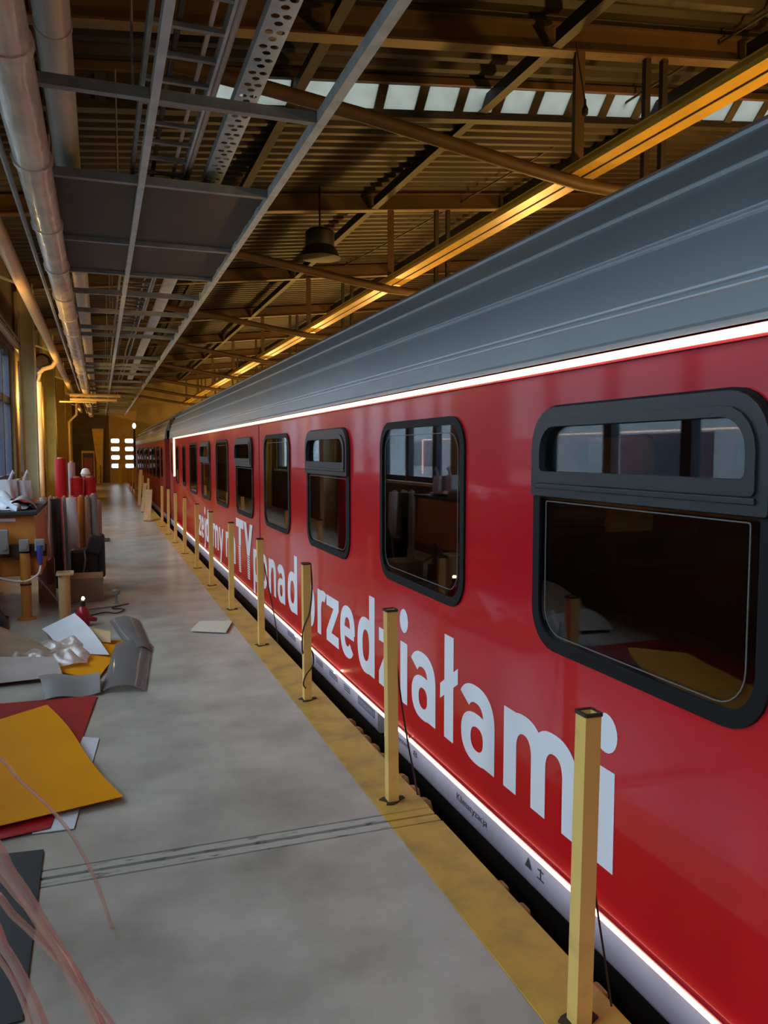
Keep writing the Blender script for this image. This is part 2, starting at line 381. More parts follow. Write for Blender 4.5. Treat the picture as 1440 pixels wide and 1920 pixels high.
# columns of the left wall
for i, y in enumerate((3.0, 10.0, 17.0, 24.0, 31.0, 38.0)):
    c = root('steel_column', (-1.28, y, 0), '%s steel column from the camera along the window wall' % ORD[i], 'column', 'columns along the window wall')
    m = 'col_cream' if i < 3 else 'col_yellow'
    zt = zd(-1.22)-0.16
    MB().box(-1.40, -1.16, y-.012, y+.012, 0.02, zt).build('web', m, c)
    MB().box(-1.42, -1.40, y-.16, y+.16, 0.02, zt).build('flange', m, c)
    MB().box(-1.16, -1.14, y-.16, y+.16, 0.02, zt).build('flange', m, c)
    MB().box(-1.45, -1.11, y-.2, y+.2, 0.0, 0.02).build('base_plate', m, c)

# far wall with its gate
wf = structure(root('wall_far', (0, YFAR, 0)), 'ochre end wall of the hall')
GX0, GX1, GZ = 0.5, 1.95, 3.9
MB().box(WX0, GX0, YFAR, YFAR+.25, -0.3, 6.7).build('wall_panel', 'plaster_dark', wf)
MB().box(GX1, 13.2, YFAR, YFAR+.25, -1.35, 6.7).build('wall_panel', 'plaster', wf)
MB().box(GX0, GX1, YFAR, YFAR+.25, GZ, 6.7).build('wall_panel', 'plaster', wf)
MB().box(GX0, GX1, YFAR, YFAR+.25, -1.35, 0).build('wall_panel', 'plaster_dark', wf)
dr = structure(root('door_1', ((GX0+GX1)/2, YFAR, 0)), 'ochre folding gate with two rows of small white panes')
zr = [H+0.62, H+0.18, H-0.28, H-0.74]
for x0, x1 in ((0.50, 1.205), (1.205, 1.95)):
    # leaf in the X-Z plane: swap axes of a plate
    out = [(x0, 0.0), (x1, 0.0), (x1, GZ), (x0, GZ)]
    hol = [rrect((x0+x1)/2-.05, z, 0.44, 0.24, 0.07, 4) for z in zr]
    t = MB(); t.plate(out, hol, YFAR+.02, YFAR+.08); t.v = [(y, x, z) for x, y, z in t.v]
    leaf = t.build('leaf', 'gate', dr)
    for hp in hol:
        t = MB(); t.plate(hp, [], YFAR+.045, YFAR+.053); t.v = [(y, x, z) for x, y, z in t.v]; t.build('pane', 'gate_pane', leaf)
structure(MB().box(13.0, 13.25, YBACK, YFAR, -1.35, 7.2).build('wall_right', 'plaster'))
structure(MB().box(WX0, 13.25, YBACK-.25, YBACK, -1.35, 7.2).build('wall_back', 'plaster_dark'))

# ---- ceiling: ribbed steel deck in bays between the roof beams, one bay with a glazed strip
FR = [6.67+5.13*k for k in range(-2, 8)]
ce = structure(root('ceiling', (0, 0, zd(0))), 'ribbed brown steel roof deck with a dirty glazed strip')
def deck(ya, yb, dza=0.0, dzb=0.0, x0=-1.75, x1=13.1):
    per = 0.27; n = max(1, round((yb-ya)/per)); per = (yb-ya)/n; prof = []
    for i in range(n):
        for f_, h_ in ((0, 0), (0.34, 0), (0.5, 0.055), (0.84, 0.055)):
            prof.append((ya+(i+f_)*per, h_))
    prof.append((yb, 0))
    xs = [x0+(x1-x0)*k/6 for k in range(7)]
    vs = []; fs = []; m = len(prof)
    for t_ in (0, 0.012):
        for x in xs:
            for y, h_ in prof:
                vs.append((x, y, zd(x)+h_+dza+(dzb-dza)*(y-ya)/(yb-ya)+t_))
    for k in range(len(xs)-1):
        for j in range(m-1):
            a = k*m+j; fs.append((a, a+1, a+m+1, a+m)); b = a+len(xs)*m; fs.append((b, b+m, b+m+1, b+1))
    MB().add(vs, fs).build('deck_sheet', 'deck', ce)
ys = [YBACK-.2]+FR[1:]+[YFAR+.2]
SKY0, SKY1, SKD = 7.90, 8.14, -0.235
for a, b in zip(ys[:-1], ys[1:]):
    if abs(a-6.67) < .01:
        deck(a, SKY0); deck(SKY1-.01, b, SKD, 0)
    else: deck(a, b)
SP = 0.46; xk = -1.75; 
while xk < 12.6:
    q = [(xk+.045, SKY0, zd(xk)), (xk+SP-.045, SKY0, zd(xk+SP)), (xk+SP-.045, SKY1, zd(xk+SP)+SKD), (xk+.045, SKY1, zd(xk)+SKD)]
    if 1.0 < xk < 9:
        MB().add(q+[(x, y-.004, z-.004) for x, y, z in q], [(0,1,2,3), (7,6,5,4), (0,4,5,1), (1,5,6,2), (2,6,7,3), (3,7,4,0)]).build('skylight_pane', 'skylight', ce)
    else:
        q = [(xk, SKY0-.01, zd(xk)), (xk+SP, SKY0-.01, zd(xk+SP)), (xk+SP, SKY1+.01, zd(xk+SP)+SKD), (xk, SKY1+.01, zd(xk)+SKD)]
        MB().add(q+[(x, y+.01, z+.01) for x, y, z in q], [(0,1,2,3), (7,6,5,4), (0,4,5,1), (1,5,6,2), (2,6,7,3), (3,7,4,0)]).build('deck_sheet', 'deck', ce)
    MB().bar((xk, SKY0, zd(xk)), (xk, SKY1, zd(xk)+SKD), 0.1, 0.05).build('glazing_bar', 'purlin', ce)
    xk += SP
MB().bar((-1.7, SKY1+.03, zd(-1.7)+SKD-.03), (13, SKY1+.03, zd(13)+SKD-.03), 0.11, 0.08).build('gutter_rail', 'purlin', ce)
MB().bar((-1.7, SKY0-.02, zd(-1.7)-.03), (13, SKY0-.02, zd(13)-.03), 0.06, 0.07).build('head_rail', 'beam', ce)

# roof beams
for i, y in enumerate(FR):
    t = MB(); zb = lambda x: zd(x)-0.26
    t.bar((-1.49, y, zb(-1.49)+.13), (12.99, y, zb(12.99)+.13), 0.014, 0.23)
    t.bar((-1.49, y, zb(-1.49)+.01), (12.99, y, zb(12.99)+.01), 0.15, 0.02)
    t.bar((-1.49, y, zb(-1.49)+.24), (12.99, y, zb(12.99)+.24), 0.15, 0.02)
    o = t.build('roof_beam', 'beam', origin=(5, y, zb(5)))
    where = ['behind the camera, spanning the hall', 'above the camera, spanning the hall'][i] if i < 2 else 'spanning the hall, %s one in view from the camera' % ORD[i-2]
    tag(o, 'brown steel roof beam ' + where, 'beam', 'roof beams')
# purlins, one run between beams
PX = [(-0.35, 'over the window-side ceiling frame'), (1.9, 'right above the outer galvanised rail'), (4.05, 'above the coach roof'), (6.27, 'beyond the yellow girder'), (8.5, 'farthest beyond the yellow girder')]
for x, w in PX:
    p = root('roof_purlin', (x, 18, zd(x)-.25), 'dark steel purlin running the length of the roof, ' + w, 'purlin', 'roof purlins')
    for k in range(len(FR)-1):
        if abs(FR[k]-6.67) < .01 : pass
        a, b = FR[k]+.08, FR[k+1]-.08; z = zd(x)-.25
        t = MB().box(x-.006, x+.006, a, b, z+.015, z+.17).box(x-.05, x+.05, a, b, z, z+.014)
        s = t.build('segment', 'purlin', p)
# yellow girder
gz = H+2.6; gx = 4.33
g = root('crane_girder', (gx, 20, gz), 'long bright yellow steel girder hanging above the coach roof', 'girder')
MB().box(gx-.14, gx+.14, -4, 44.5, gz-.02, gz).build('flange', 'girder', g)
MB().box(gx-.012, gx+.012, -4, 44.5, gz, gz+.10).build('web', 'girder', g)
MB().box(gx-.07, gx+.07, -4, 44.5, gz+.10, gz+.115).build('flange', 'girder', g)
MB().box(gx-.006, gx+.006, -4, 44.5, gz-.028, gz-.02).build('runner', 'purlin', g)
for i, y in enumerate(FR):
    w = 'at the %s roof beam in view' % ORD[i-2] if i >= 2 else ['at the roof beam behind the camera', 'at the roof beam above the camera'][i]
    h = root('girder_hanger', (gx, y, gz+.17), 'hanger posts carrying the yellow girder ' + w, 'hanger', 'girder hangers')
    MB().box(gx-.05, gx+.05, y-.06, y-.045, gz+.116, zd(gx)-.26).box(gx-.006, gx+.006, y-.045, y+.06, gz+.116, zd(gx)-.26).build('post', 'beam', h)
    for x in (5.12, 5.32):
        MB().box(x-.03, x+.03, y-.03, y+.03, gz-.35, zd(x)-.26).build('post', 'purlin', h)
    pts = [(0.5, y-.12, H+3.02), (1.37, y-.12, H+2.93), (2.2, y-.12, H+2.83), (2.9, y-.12, H+2.72), (3.6, y-.12, H+2.61), (4.31, y-.12, H+2.51), (4.85, y-.12, H+2.49), (5.6, y-.12, H+2.5), (7.5, y-.12, H+2.6)]
    o = MB().tube(pts, 0.062, 10).build('tie_tube', 'beam', smooth=True, origin=(2.9, y-.12, H+2.7))
    tag(o, 'curved tie tube crossing under the yellow girder ' + w, 'tube', 'tie tubes')
# suspended wires
def wire(a, b, sag, r, name, label, m='purlin'):
    a = Vector(a); b = Vector(b); pts = []
    for i in range(13):
        t = i/12; p = a.lerp(b, t); p.z -= 4*sag*t*(1-t); pts.append(p)
    return tag(MB().tube(pts, r, 6).build(name, m), label, 'wire', 'roof wires')
wire((6.1, 5.2, zd(6.1)-.02), at(640, 500, Y=17), 0.12, 0.014, 'roof_wire', 'thin dark wire slanting under the roof deck past the skylight')
wire(at(1080, 80, Y=6.5), at(1097, 190, Y=6.5), 0.0, 0.008, 'hanging_wire', 'short wire hanging in front of the skylight with a hook')
tag(MB().lathe(at(1097, 205, Y=6.5), [(0.008, -.06), (.028, -.045), (.03, 0), (.012, .04), (.01, .09)], 10).build('wire_hook', 'under'), 'small dark hook weight hanging before the skylight', 'hook')
# bell lamp under the roof
c = at(600, 484, Y=11.3)
b = root('pendant_lamp', c, 'unlit dark bell-shaped hall lamp hanging under the roof', 'lamp')
MB().lathe(c, [(0.30, 0.0), (0.285, 0.02), (0.23, 0.14), (0.21, 0.16)], 24).build('lamp_shade', 'bell', b, smooth=True)
MB().lathe(c+Vector((0, 0, .16)), [(0.2, 0.0), (0.21, .02), (0.21, .20), (0.17, .24)], 24).build('lamp_housing', 'bell', b, smooth=True)
MB().tube([c+Vector((0, 0, .40)), (c.x, c.y, zd(c.x))], 0.015, 8).build('lamp_rod', 'bell', b)

# ================================================================== SUSPENDED CEILING FRAME ABOVE THE WALKWAY
fz = H+1.95
XM, XR, XLB = 0.17*1.95, 0.652*1.95, -0.33
fr = root('suspended_frame', (0.5, 20, fz), 'galvanised steel frame hanging above the walkway with dark panels', 'frame')
for x, w in ((XM, .045), (XR, .055)):
    MB().box(x-w/2, x+w/2, 1.2, 44.0, fz-.035, fz-.028).box(x-w/2, x-w/2+.006, 1.2, 44.0, fz-.028, fz+.035).box(x+w/2-.006, x+w/2, 1.2, 44.0, fz-.028, fz+.035).build('long_rail', 'galv', fr)
MB().box(XLB-.02, XLB+.02, 1.2, 44.0, fz-.02, fz+.03).build('long_rail', 'galv_dull', fr)
CB = [4.65, 6.1, 7.86, 9.2, 10.4, 11.76, 13.3, 14.1, 17.3, 18.8, 19.6, 20.9, 23.2, 25.2, 26.9, 29, 31, 33, 35, 37, 39, 41, 43]
for y in CB:
    MB().box(XLB+.021, XM-.024, y-.025, y+.025, fz-.03, fz+.03).build('cross_bar', 'galv_dull', fr)
    MB().box(XM+.024, XR-.029, y-.025, y+.025, fz-.03, fz+.03).build('cross_bar', 'galv_dull', fr)
for a, b in ((6.14, 7.82), (7.9, 9.17)):
    MB().box(XLB+.021, XM-.024, a, b, fz+.005, fz+.02).build('panel', 'dark_panel', fr)
    MB().box(XM+.024, XR-.029, a, b, fz+.005, fz+.02).build('panel', 'dark_panel', fr)
for y in (2.5, 4.65, 7.86, 11.76, 14.1, 18.8, 23.2, 29, 35, 41):
    for x in (XLB, .22):
        MB().tube([(x, y, fz+.028), (x, y, zd(x)-.0)], 0.008, 6).build('hanger_rod', 'galv_dull', fr)
for k in range(14):
    y = 6.5+k*.55
    MB().box(XR-.035, XR-.029, y-.09, y+.09, fz-.03, fz+.05).build('bracket', 'galv', fr)
# ladder cable tray above the frame
tz = fz+0.16
lt = root('ladder_tray', (0.48, 12, tz), 'ladder-type cable tray with rungs lying above the hanging frame', 'cable tray')
xa, xb = 0.135*2.1, 0.325*2.1
MB().box(xa-.012, xa+.012, 2.0, 30, tz-.03, tz+.05).build('side_rail', 'galv_dull', lt)
MB().tube([(xb, 2.0, tz), (xb, 13.2, tz)], 0.022, 10).build('side_tube', 'duct', lt, smooth=True)
MB().box(xb-.04, xb-.024, 2.0, 30, tz-.03, tz+.05).build('side_rail', 'galv', lt)
for k in range(40):
    y = 2.6+.31*k
    MB().box(xa+.013, xb-.041, y-.015, y+.015, tz-.03, tz-.006).build('rung', 'galv_dull', lt)
for x, m_, r in ((0.36, 'under', .02), (0.43, 'purlin', .016), (0.58, 'white_cable', .013)):
    MB().tube([(x+.01*math.sin(y), y, tz-.006+r) for y in range(2, 31)], r, 8).build('cable', m_, lt, smooth=True)
# perforated tray
px0, px1 = 0.383*2.1, 0.445*2.1
pt = root('perforated_tray', ((px0+px1)/2, 10, tz), 'perforated galvanised cable tray with round holes above the hanging frame', 'cable tray')
W_ = px1-px0; 
def perf(ya, yb):
    t = MB(); y = ya; row = 0; st = .15; pw = W_
    while y < yb-1e-6:
        o_ = [(px0, y), (px1, y), (px1, y+st), (px0, y+st)]
        def oc(cx, cy, r): return [(cx+r*math.cos(math.pi*2*i/8+.39), cy+r*math.sin(math.pi*2*i/8+.39)) for i in range(8)]
        hs = [oc(px0+.30*W_, y+.035, .023), oc(px0+.74*W_, y+.03, .023), oc(px0+.53*W_, y+.1, .023)]
        q = MB(); q.plate(o_, hs, 0, .003)
        t.add([(v[1], v[2], tz-.03+v[0]) for v in q.v], q.f); y += st
    return t
perf(2.2, 9.5).build('tray_plate', 'galv', pt)
MB().box(px0, px1, 9.5, 24, tz-.03, tz-.027).build('tray_plate', 'galv', pt)
MB().box(px0-.004, px0, 2.2, 24, tz-.03, tz+.03).build('tray_side', 'galv', pt); MB().box(px1, px1+.004, 2.2, 24, tz-.03, tz+.03).build('tray_side', 'galv', pt)
# white air duct above the frame
dc = root('air_duct', (-0.16, 12, fz+.28), 'white round air duct running above the hanging frame', 'duct')
dx = -0.078*2.23
MB().tube([(dx, 1.5, fz+.28), (dx, 43, fz+.28)], 0.092, 20).build('duct_pipe', 'duct', dc, smooth=True)
for k in range(14):
    y = 4.6+2.9*k; MB().tube([(dx, y, fz+.28), (dx, y+.05, fz+.28)], 0.097, 20).build('duct_collar', 'duct', dc, smooth=True)
# foil wrapped pipe bundle
fx, fzz = -0.19*1.83, H+1.815
fb = root('insulated_pipe', (fx, 15, fzz), 'thick insulated pipe wrapped in shiny plastic film with ring bands', 'pipe')
def oval(y0, y1, a, b, m, nm):
    t = MB(); n = 14
    prof = [(fx+a*math.cos(2*math.pi*i/n), fzz+b*math.sin(2*math.pi*i/n)) for i in range(n)]
    return t.prism(prof, y0, y1).build(nm, m, fb, smooth=True)
y = 1.0; k = 0
while y < 40:
    L = 1.5 if y < 20 else 3
    oval(y, y+L-.02, .108, .085, 'foil', 'wrapped_section'); oval(y+L-.05, y+L+.02, .122, .094, 'foil', 'ring_band'); y += L
MB().tube([(fx-.17, 1.0, fzz+.02), (fx-.17, 40, fzz+.02)], 0.02, 8).build('side_pipe', 'galv_dull', fb, smooth=True)
for yy in (3, 9, 16, 24, 32):
    MB().tube([(fx-.06, yy, fzz+.07), (fx-.06, yy, zd(fx))], 0.01, 6).build('hanger_rod', 'galv_dull', fb)
# cream pipe along the wall
cx_, cz_ = -0.41*2.0, H+2.0
cp = root('heating_pipe', (cx_, 15, cz_), 'cream heating pipe lit orange running beside the wall windows', 'pipe')
MB().tube([(cx_, 1, cz_), (cx_, 42, cz_)], 0.075, 16).build('main_pipe', 'pipe_cream', cp, smooth=True)
for yb, nm in ((18.6, 0), (25.6, 1)):
    if nm == 0:
        pts = [(cx_, yb, cz_-.02), (cx_-.1, yb, cz_-.16), (cx_-.28, yb, cz_-.22), (cx_-.36, yb, cz_-.32), (cx_-.37, yb, cz_-.5), (cx_-.37, yb, .5)]
        MB().tube(pts, 0.05, 12).build('down_pipe', 'pipe_cream', cp, smooth=True)
    else:
        cp2 = root('branch_pipe', (0, yb, cz_), 'pair of pipes crossing the walkway under the ceiling frame', 'pipe')
        MB().tube([(cx_+.02, yb, cz_-.29), (0.64, yb, cz_-.29)], 0.055, 12).build('upper_pipe', 'pipe_cream', cp2, smooth=True)
        MB().tube([(cx_+.02, yb, cz_-.42), (0.53, yb, cz_-.42)], 0.045, 12).build('lower_pipe', 'pipe_cream', cp2, smooth=True)
        MB().tube([(cx_-.25, yb-.5, cz_-.52), (-.05, yb-.5, cz_-.52)], 0.025, 8).build('thin_pipe', 'pipe_cream', cp2, smooth=True)
pts = [(cx_, 34, cz_-.05), (cx_-.02, 34, cz_-.5), (cx_-.3, 34, cz_-.8), (cx_-.3, 34, .3)]
MB().tube(pts, 0.05, 10).build('down_pipe', 'pipe_cream', cp, smooth=True)
for yy in (4, 11, 18, 25, 32, 39):
    MB().bar((cx_, yy, cz_+.07), (WALLX+.012, yy, cz_+.3), 0.03, 0.03).build('pipe_bracket', 'galv_dull', cp)
e = at(80, 680, Y=18.9)
tag(MB().tube([e+Vector((0, -.25, 0)), e+Vector((0, -.2, 0)), e+Vector((0, .3, 0))], [.13, .18, .18], 16).build('exhaust_drum', 'bell', smooth=True), 'dark round drum hanging beside the pipe elbow', 'drum')

# ================================================================== COACHES
TX, TX2 = 1.75, 4.57
ZB, ZT = H-1.765, H+0.365                     # side wall bottom and top
WZ0, WZ1 = H-0.82, H+0.19
WC, WW = (WZ0+WZ1)/2, 1.285
XC = (TX+TX2)/2
def roof_profile(n=26):
    pts = []
    for i in range(n+1):
        t = math.pi*i/n
        x = XC-(TX2-TX)/2*math.cos(t); s = max(0.0, math.sin(t))
        pts.append((x, ZT+1.055*(s**0.92)))
    return pts
def roof_at(ratio):
    """point of the roof curve seen from eye height under rise/run = ratio"""
    best = None
    for i in range(0, 900):
        t = math.pi*0.5*i/900
        x = XC-(TX2-TX)/2*math.cos(t); z = ZT+1.055*(math.sin(t)**0.92)
        r = (z-H)/x
        if best is None and r >= ratio: best = (x, z, t)
    return best or (x, z, t)
def coach(name, label, y0, y1, centres, small, red, first):
    c = root(name, (XC, (y0+y1)/2, -1.0), label, 'railway coach', 'railway coaches')
    gl_ = 'coach_glass' if first else 'coach_glass_dull'
    outer = [(y0, ZB), (y1, ZB), (y1, ZT), (y0, ZT)]
    holes = [rrect(yc, WC, WW-.04, WZ1-WZ0-.04, 0.15) for yc in centres]+[rrect(yc, WC+.02, .56, .86, 0.12) for yc in small]
    wall = MB().plate(outer, holes, TX, TX+.06).build('side_wall', red, c)
    MB().plate(outer, [rrect(yc, WC, WW-.04, WZ1-WZ0-.04, 0.15) for yc in centres], TX2-.06, TX2).build('side_wall', red, c)
    MB().box(TX+.061, TX2-.061, y0, y0+.06, ZB, ZT+.25).build('end_wall', red, c)
    MB().box(TX+.061, TX2-.061, y1-.06, y1, ZB, ZT+.25).build('end_wall', red, c)
    MB().box(TX+.061, TX2-.061, y0+.061, y1-.061, ZB, ZB+.1).build('coach_floor', 'interior', c)
    # roof
    pr = roof_profile()
    rf = MB().prism(pr, y0, y1).build('roof', 'roof', c, smooth=True)
    rf['label'] = 'ribbed grey roof'
    def rib(ratio, w, h):
        x, z, t = roof_at(ratio)
        d = 0.01; x2 = XC-(TX2-TX)/2*math.cos(t+d); z2 = ZT+1.055*(math.sin(t+d)**.92)
        tx, tz_ = x2-x, z2-z; l = math.hypot(tx, tz_); tx /= l; tz_ /= l; nx, nz = -tz_, tx
        prof = [(x-tx*w-nx*.01, z-tz_*w-nz*.01), (x-tx*w*.5+nx*h, z-tz_*w*.5+nz*h), (x+tx*w*.5+nx*h, z+tz_*w*.5+nz*h), (x+tx*w-nx*.01, z+tz_*w-nz*.01)]
        MB().prism(prof, y0, y1).build('roof_rib', 'rib', rf)
    for r_, w, h in ((.2885, .008, .011), (.2755, .006, .008), (.391, .007, .010), (.384, .006, .008), (.4675, .008, .012), (.516, .009, .012)): rib(r_, w, h)
    MB().prism([(TX-.012, ZT-.004), (TX-.012, ZT+.022), (TX+.03, ZT+.06), (TX+.05, ZT)], y0, y1).build('rain_gutter', 'roof', rf)
    # skirt
    sk = [(TX-.004, ZB-.001), (TX-.004, ZB-.130)]+[(TX-.004+.03*(1-math.cos(a*math.pi/12)), ZB-.130-.03*math.sin(a*math.pi/12)) for a in range(1, 7)]+[(TX+.10, ZB-.16), (TX+.10, ZB-.001)]
    cuts = [y0, 4.86, 4.99, y1] if first else [y0, y1]
    for a, b in zip(cuts[::2], cuts[1::2]):
        MB().prism(sk, a, b).build('skirt', 'skirt', c, smooth=True)
    # undercarriage
    MB().box(TX+.1, TX2-.1, y0+.2, y1-.2, ZB-.45, ZB-.161).build('underframe', 'under', c)
    for yb in (y0+3.6, y1-3.6):
        bg_ = MB().box(1.95, 4.37, yb-1.4, yb+1.4, -.85, ZB-.451).build('bogie', 'under', c)
        for yw in (yb-1.25, yb+1.25):
            for xr in (2.44, 3.88):
                t = MB(); t.tube([(xr-.06, yw, -.53), (xr+.06, yw, -.53)], .46, 24); t.build('wheel', 'steel_rail', bg_, smooth=True)
    # windows
    for i, yc in enumerate(centres):
        hop = (i % 2 == (0 if first else 1))
        oL = rrect(yc, WC, WW, WZ1-WZ0, 0.17)
        if hop:
            pz0, pz1 = H-.078, H+.103
            sash = rrect(yc, (pz0+pz1)/2, WW-.175, pz1-pz0, 0.025, 5, top=.10)
            lz0, lz1 = WZ0+.05, H-.185
            low = rrect(yc, (lz0+lz1)/2, WW-.10, lz1-lz0, 0.13, 6, top=.015)
            w = MB().plate(oL, [sash, low], TX-.012, TX+.05).build('window', 'rubber', c)
            w['label'] = 'window with a hinged top light'
            so = rrect(yc, H+.045, WW-.015, .27, .012, 5, top=.155)
            MB().plate(rrect(yc, H+.0, WW-.02, .36, .012, 6, top=.16), [sash], TX-.030, TX-.0121).build('sash_frame', 'sash', w, bevel=.004)
            MB().plate(rrect(yc, H+.006, WW-.10, .262, .02, 5, top=.135), [sash], TX-.040, TX-.0301).build('sash_rim', 'sash', w, bevel=.003)
            MB().box(TX-.040, TX-.0301, yc-WW/2+.05, yc+WW/2-.05, H-.148, H-.128).build('sash_bar', 'sash', w, bevel=.004)
            MB().plate(sash, [], TX-.005, TX+.0).build('pane', gl_, w)
            MB().plate(low, [], TX-.003, TX+.002).build('pane', gl_, w)
            MB().plate(rrect(yc, (lz0+lz1)/2, WW-.18, lz1-lz0-.03, .12, 6, top=.01), [rrect(yc, (lz0+lz1)/2, WW-.188, lz1-lz0-.038, .116, 6, top=.008)], TX-.006, TX-.0031).build('glazing_line', 'seal', w)
        else:
            inn = rrect(yc, WC, WW-.09, WZ1-WZ0-.09, 0.135)
            w = MB().plate(oL, [inn], TX-.012, TX+.05).build('window', 'rubber', c)
            MB().plate(inn, [], TX-.003, TX+.002).build('pane', gl_, w)
            hh = WZ1-WZ0
            MB().plate(rrect(yc, WC, WW-.17, hh-.17, .11), [rrect(yc, WC, WW-.177, hh-.177, .107)], TX-.006, TX-.0031).build('glazing_line', 'seal', w)
        wo = MB().plate(rrect(yc, WC, WW, WZ1-WZ0, .17), [rrect(yc, WC, WW-.1, WZ1-WZ0-.1, .13)], TX2-.05, TX2+.012).build('window', 'rubber', c)
        MB().plate(rrect(yc, WC, WW-.1, WZ1-WZ0-.1, .13), [], TX2-.002, TX2+.003).build('pane', 'win_glass', wo)
    for yc in small:
        w = MB().plate(rrect(yc, WC+.02, .60, .90, .14), [rrect(yc, WC+.02, .52, .82, .11)], TX-.012, TX+.05).build('window', 'rubber', c)
        MB().plate(rrect(yc, WC+.02, .52, .82, .11), [], TX-.003, TX+.002).build('pane', gl_, w)
    # compartments: partitions across, seats against them
    if first:
        for k in range(-2, 9):
            y = centres[0]-WW/2-.34+1.972*k
            if y < y0+.5 or y > y1-1: continue
            MB().box(2.9, TX2-1.0, y-.02, y+.02, ZB+.101, ZT+.2).build('partition', 'interior', c)
            for s in (-1, 1):
                st = MB().box(2.0, TX2-.9, y+s*.04-(.0 if s > 0 else .48), y+s*.04+(.48 if s > 0 else .0), ZB+.101, ZB+.55).build('seat', 'seat', c, bevel=.03)
                ya = y+s*.022; yb_ = y+s*.15
                MB().box(2.0, TX2-.9, min(ya, yb_), max(ya, yb_), ZB+.551, ZB+1.2).build('seat_back', 'seat', st, bevel=.03)
                t = MB().tube([(2.05, y+s*.12, ZB+1.28), (TX2-.95, y+s*.12, ZB+1.28)], .075, 12); t.build('head_roll', 'seat_grey', st, smooth=True)
    return c
CEN = [2.31+1.972*k for k in range(0, 8)]
c1 = coach('railway_coach', 'red railway coach with white slogan lettering and glowing light strips', -4.6, 21.75, CEN+[2.31-1.972, 2.31-3.944], [17.95, 19.55], 'red', True)
c2 = coach('railway_coach', 'second red railway coach, unlit, behind the one with the slogan', 23.35, 43.6, [26.2+1.95*k for k in range(8)], [24.6], 'red2', False)
# gangway bellows between the coaches
bl = root('gangway_bellows', (XC, 22.55, 0.2), 'black folded gangway bellows between the two coaches', 'bellows')
for k in range(8):
    y = 21.76+k*.198; d = .06 if k % 2 else 0
    MB().box(TX+.12+d, TX2-.12-d, y, y+.19, ZB+.1+d, ZT+.55-d).build('bellows_fold', 'under', bl, bevel=.02)
# seams and entrance door of the first coach
MB().box(TX-.006, TX+.001, 9.18, 9.215, ZB+.02, ZT-.06).build('panel_seam', 'red_film', c1)
dd = MB().plate([(20.55, ZB+.03), (21.45, ZB+.03), (21.45, ZT-.12), (20.55, ZT-.12)], [rrect(21.0, H-.15, .46, .8, .1)], TX-.014, TX-.001).build('entrance_door', 'red2', c1, bevel=.005)
MB().plate(rrect(21.0, H-.15, .46, .8, .1), [], TX-.009, TX-.004).build('pane', 'coach_glass', dd)
# LED strips
LZ0, LZ1 = H-1.748, H+0.344
led = []
for nm, z, r, segs in (('light_strip', LZ1, .0135, [(-4.5, 20.4)]), ('light_strip', LZ0, .0085, [(-4.5, 4.37), (4.395, 9.9), (9.93, 15.3), (15.33, 20.2)])):
    for a, b in segs:
        hs = MB().box(TX-.012, TX-.0005, a, b, z-r*1.7, z+r*1.7).build('strip_holder', 'red_film', c1)
        s = MB().box(TX-.020, TX-.0121, a, b, z-r, z+r).build(nm, 'led', c1); s['label'] = 'glowing warm white light strip'
s = MB().box(TX-.020, TX-.001, 20.38, 20.42, H-.60, LZ1-.012).build('light_strip', 'led', c1); s['label'] = 'glowing warm white light strip'
for y in (5.95, 7.275):
    MB().lathe((TX-.026, y, LZ0-.012), [(.004, 0), (.013, .006), (.013, .018), (.004, .024)], 10).build('strip_connector', 'led_hot', c1)

# ---- slogan lettering, drawn letter by letter as flat film
XH, ASC, TS, TH = 0.385, 0.565, 0.118, 0.088
class Glyph:
    def __init__(s): s.v = []; s.f = []; s.o = []; s.n = 0
    def close(s):
        s.o += [s.n*.0003]*(len(s.v)-len(s.o)); s.n += 1
    def poly(s, pts):
        k = len(s.v); s.v += pts; tr_ = tessellate_polygon([[Vector((x, z, 0)) for x, z in pts]]); s.f += [tuple(i+k for i in t) for t in tr_]; s.close()
    def rect(s, a, b, c, d): s.poly([(a, c), (b, c), (b, d), (a, d)])
    def ring(s, cx, cz, rx, rz, tx, tz_, a0, a1, n=24, ex_=2.35):
        k = len(s.v)
        def se(a, rx, rz):
            c, q = math.cos(a), math.sin(a)
            return (cx+rx*math.copysign(abs(c)**(2/ex_), c), cz+rz*math.copysign(abs(q)**(2/ex_), q))
        for i in range(n+1):
            a = math.radians(a0+(a1-a0)*i/n); s.v += [se(a, rx, rz), se(a, rx-tx, rz-tz_)]
        s.f += [(k+2*i, k+2*i+1, k+2*i+3, k+2*i+2) for i in range(n)]; s.close()
    def disc(s, cx, cz, rx, rz): s.poly([(cx+rx*math.cos(i*math.pi/10), cz+rz*math.sin(i*math.pi/10)) for i in range(20)])
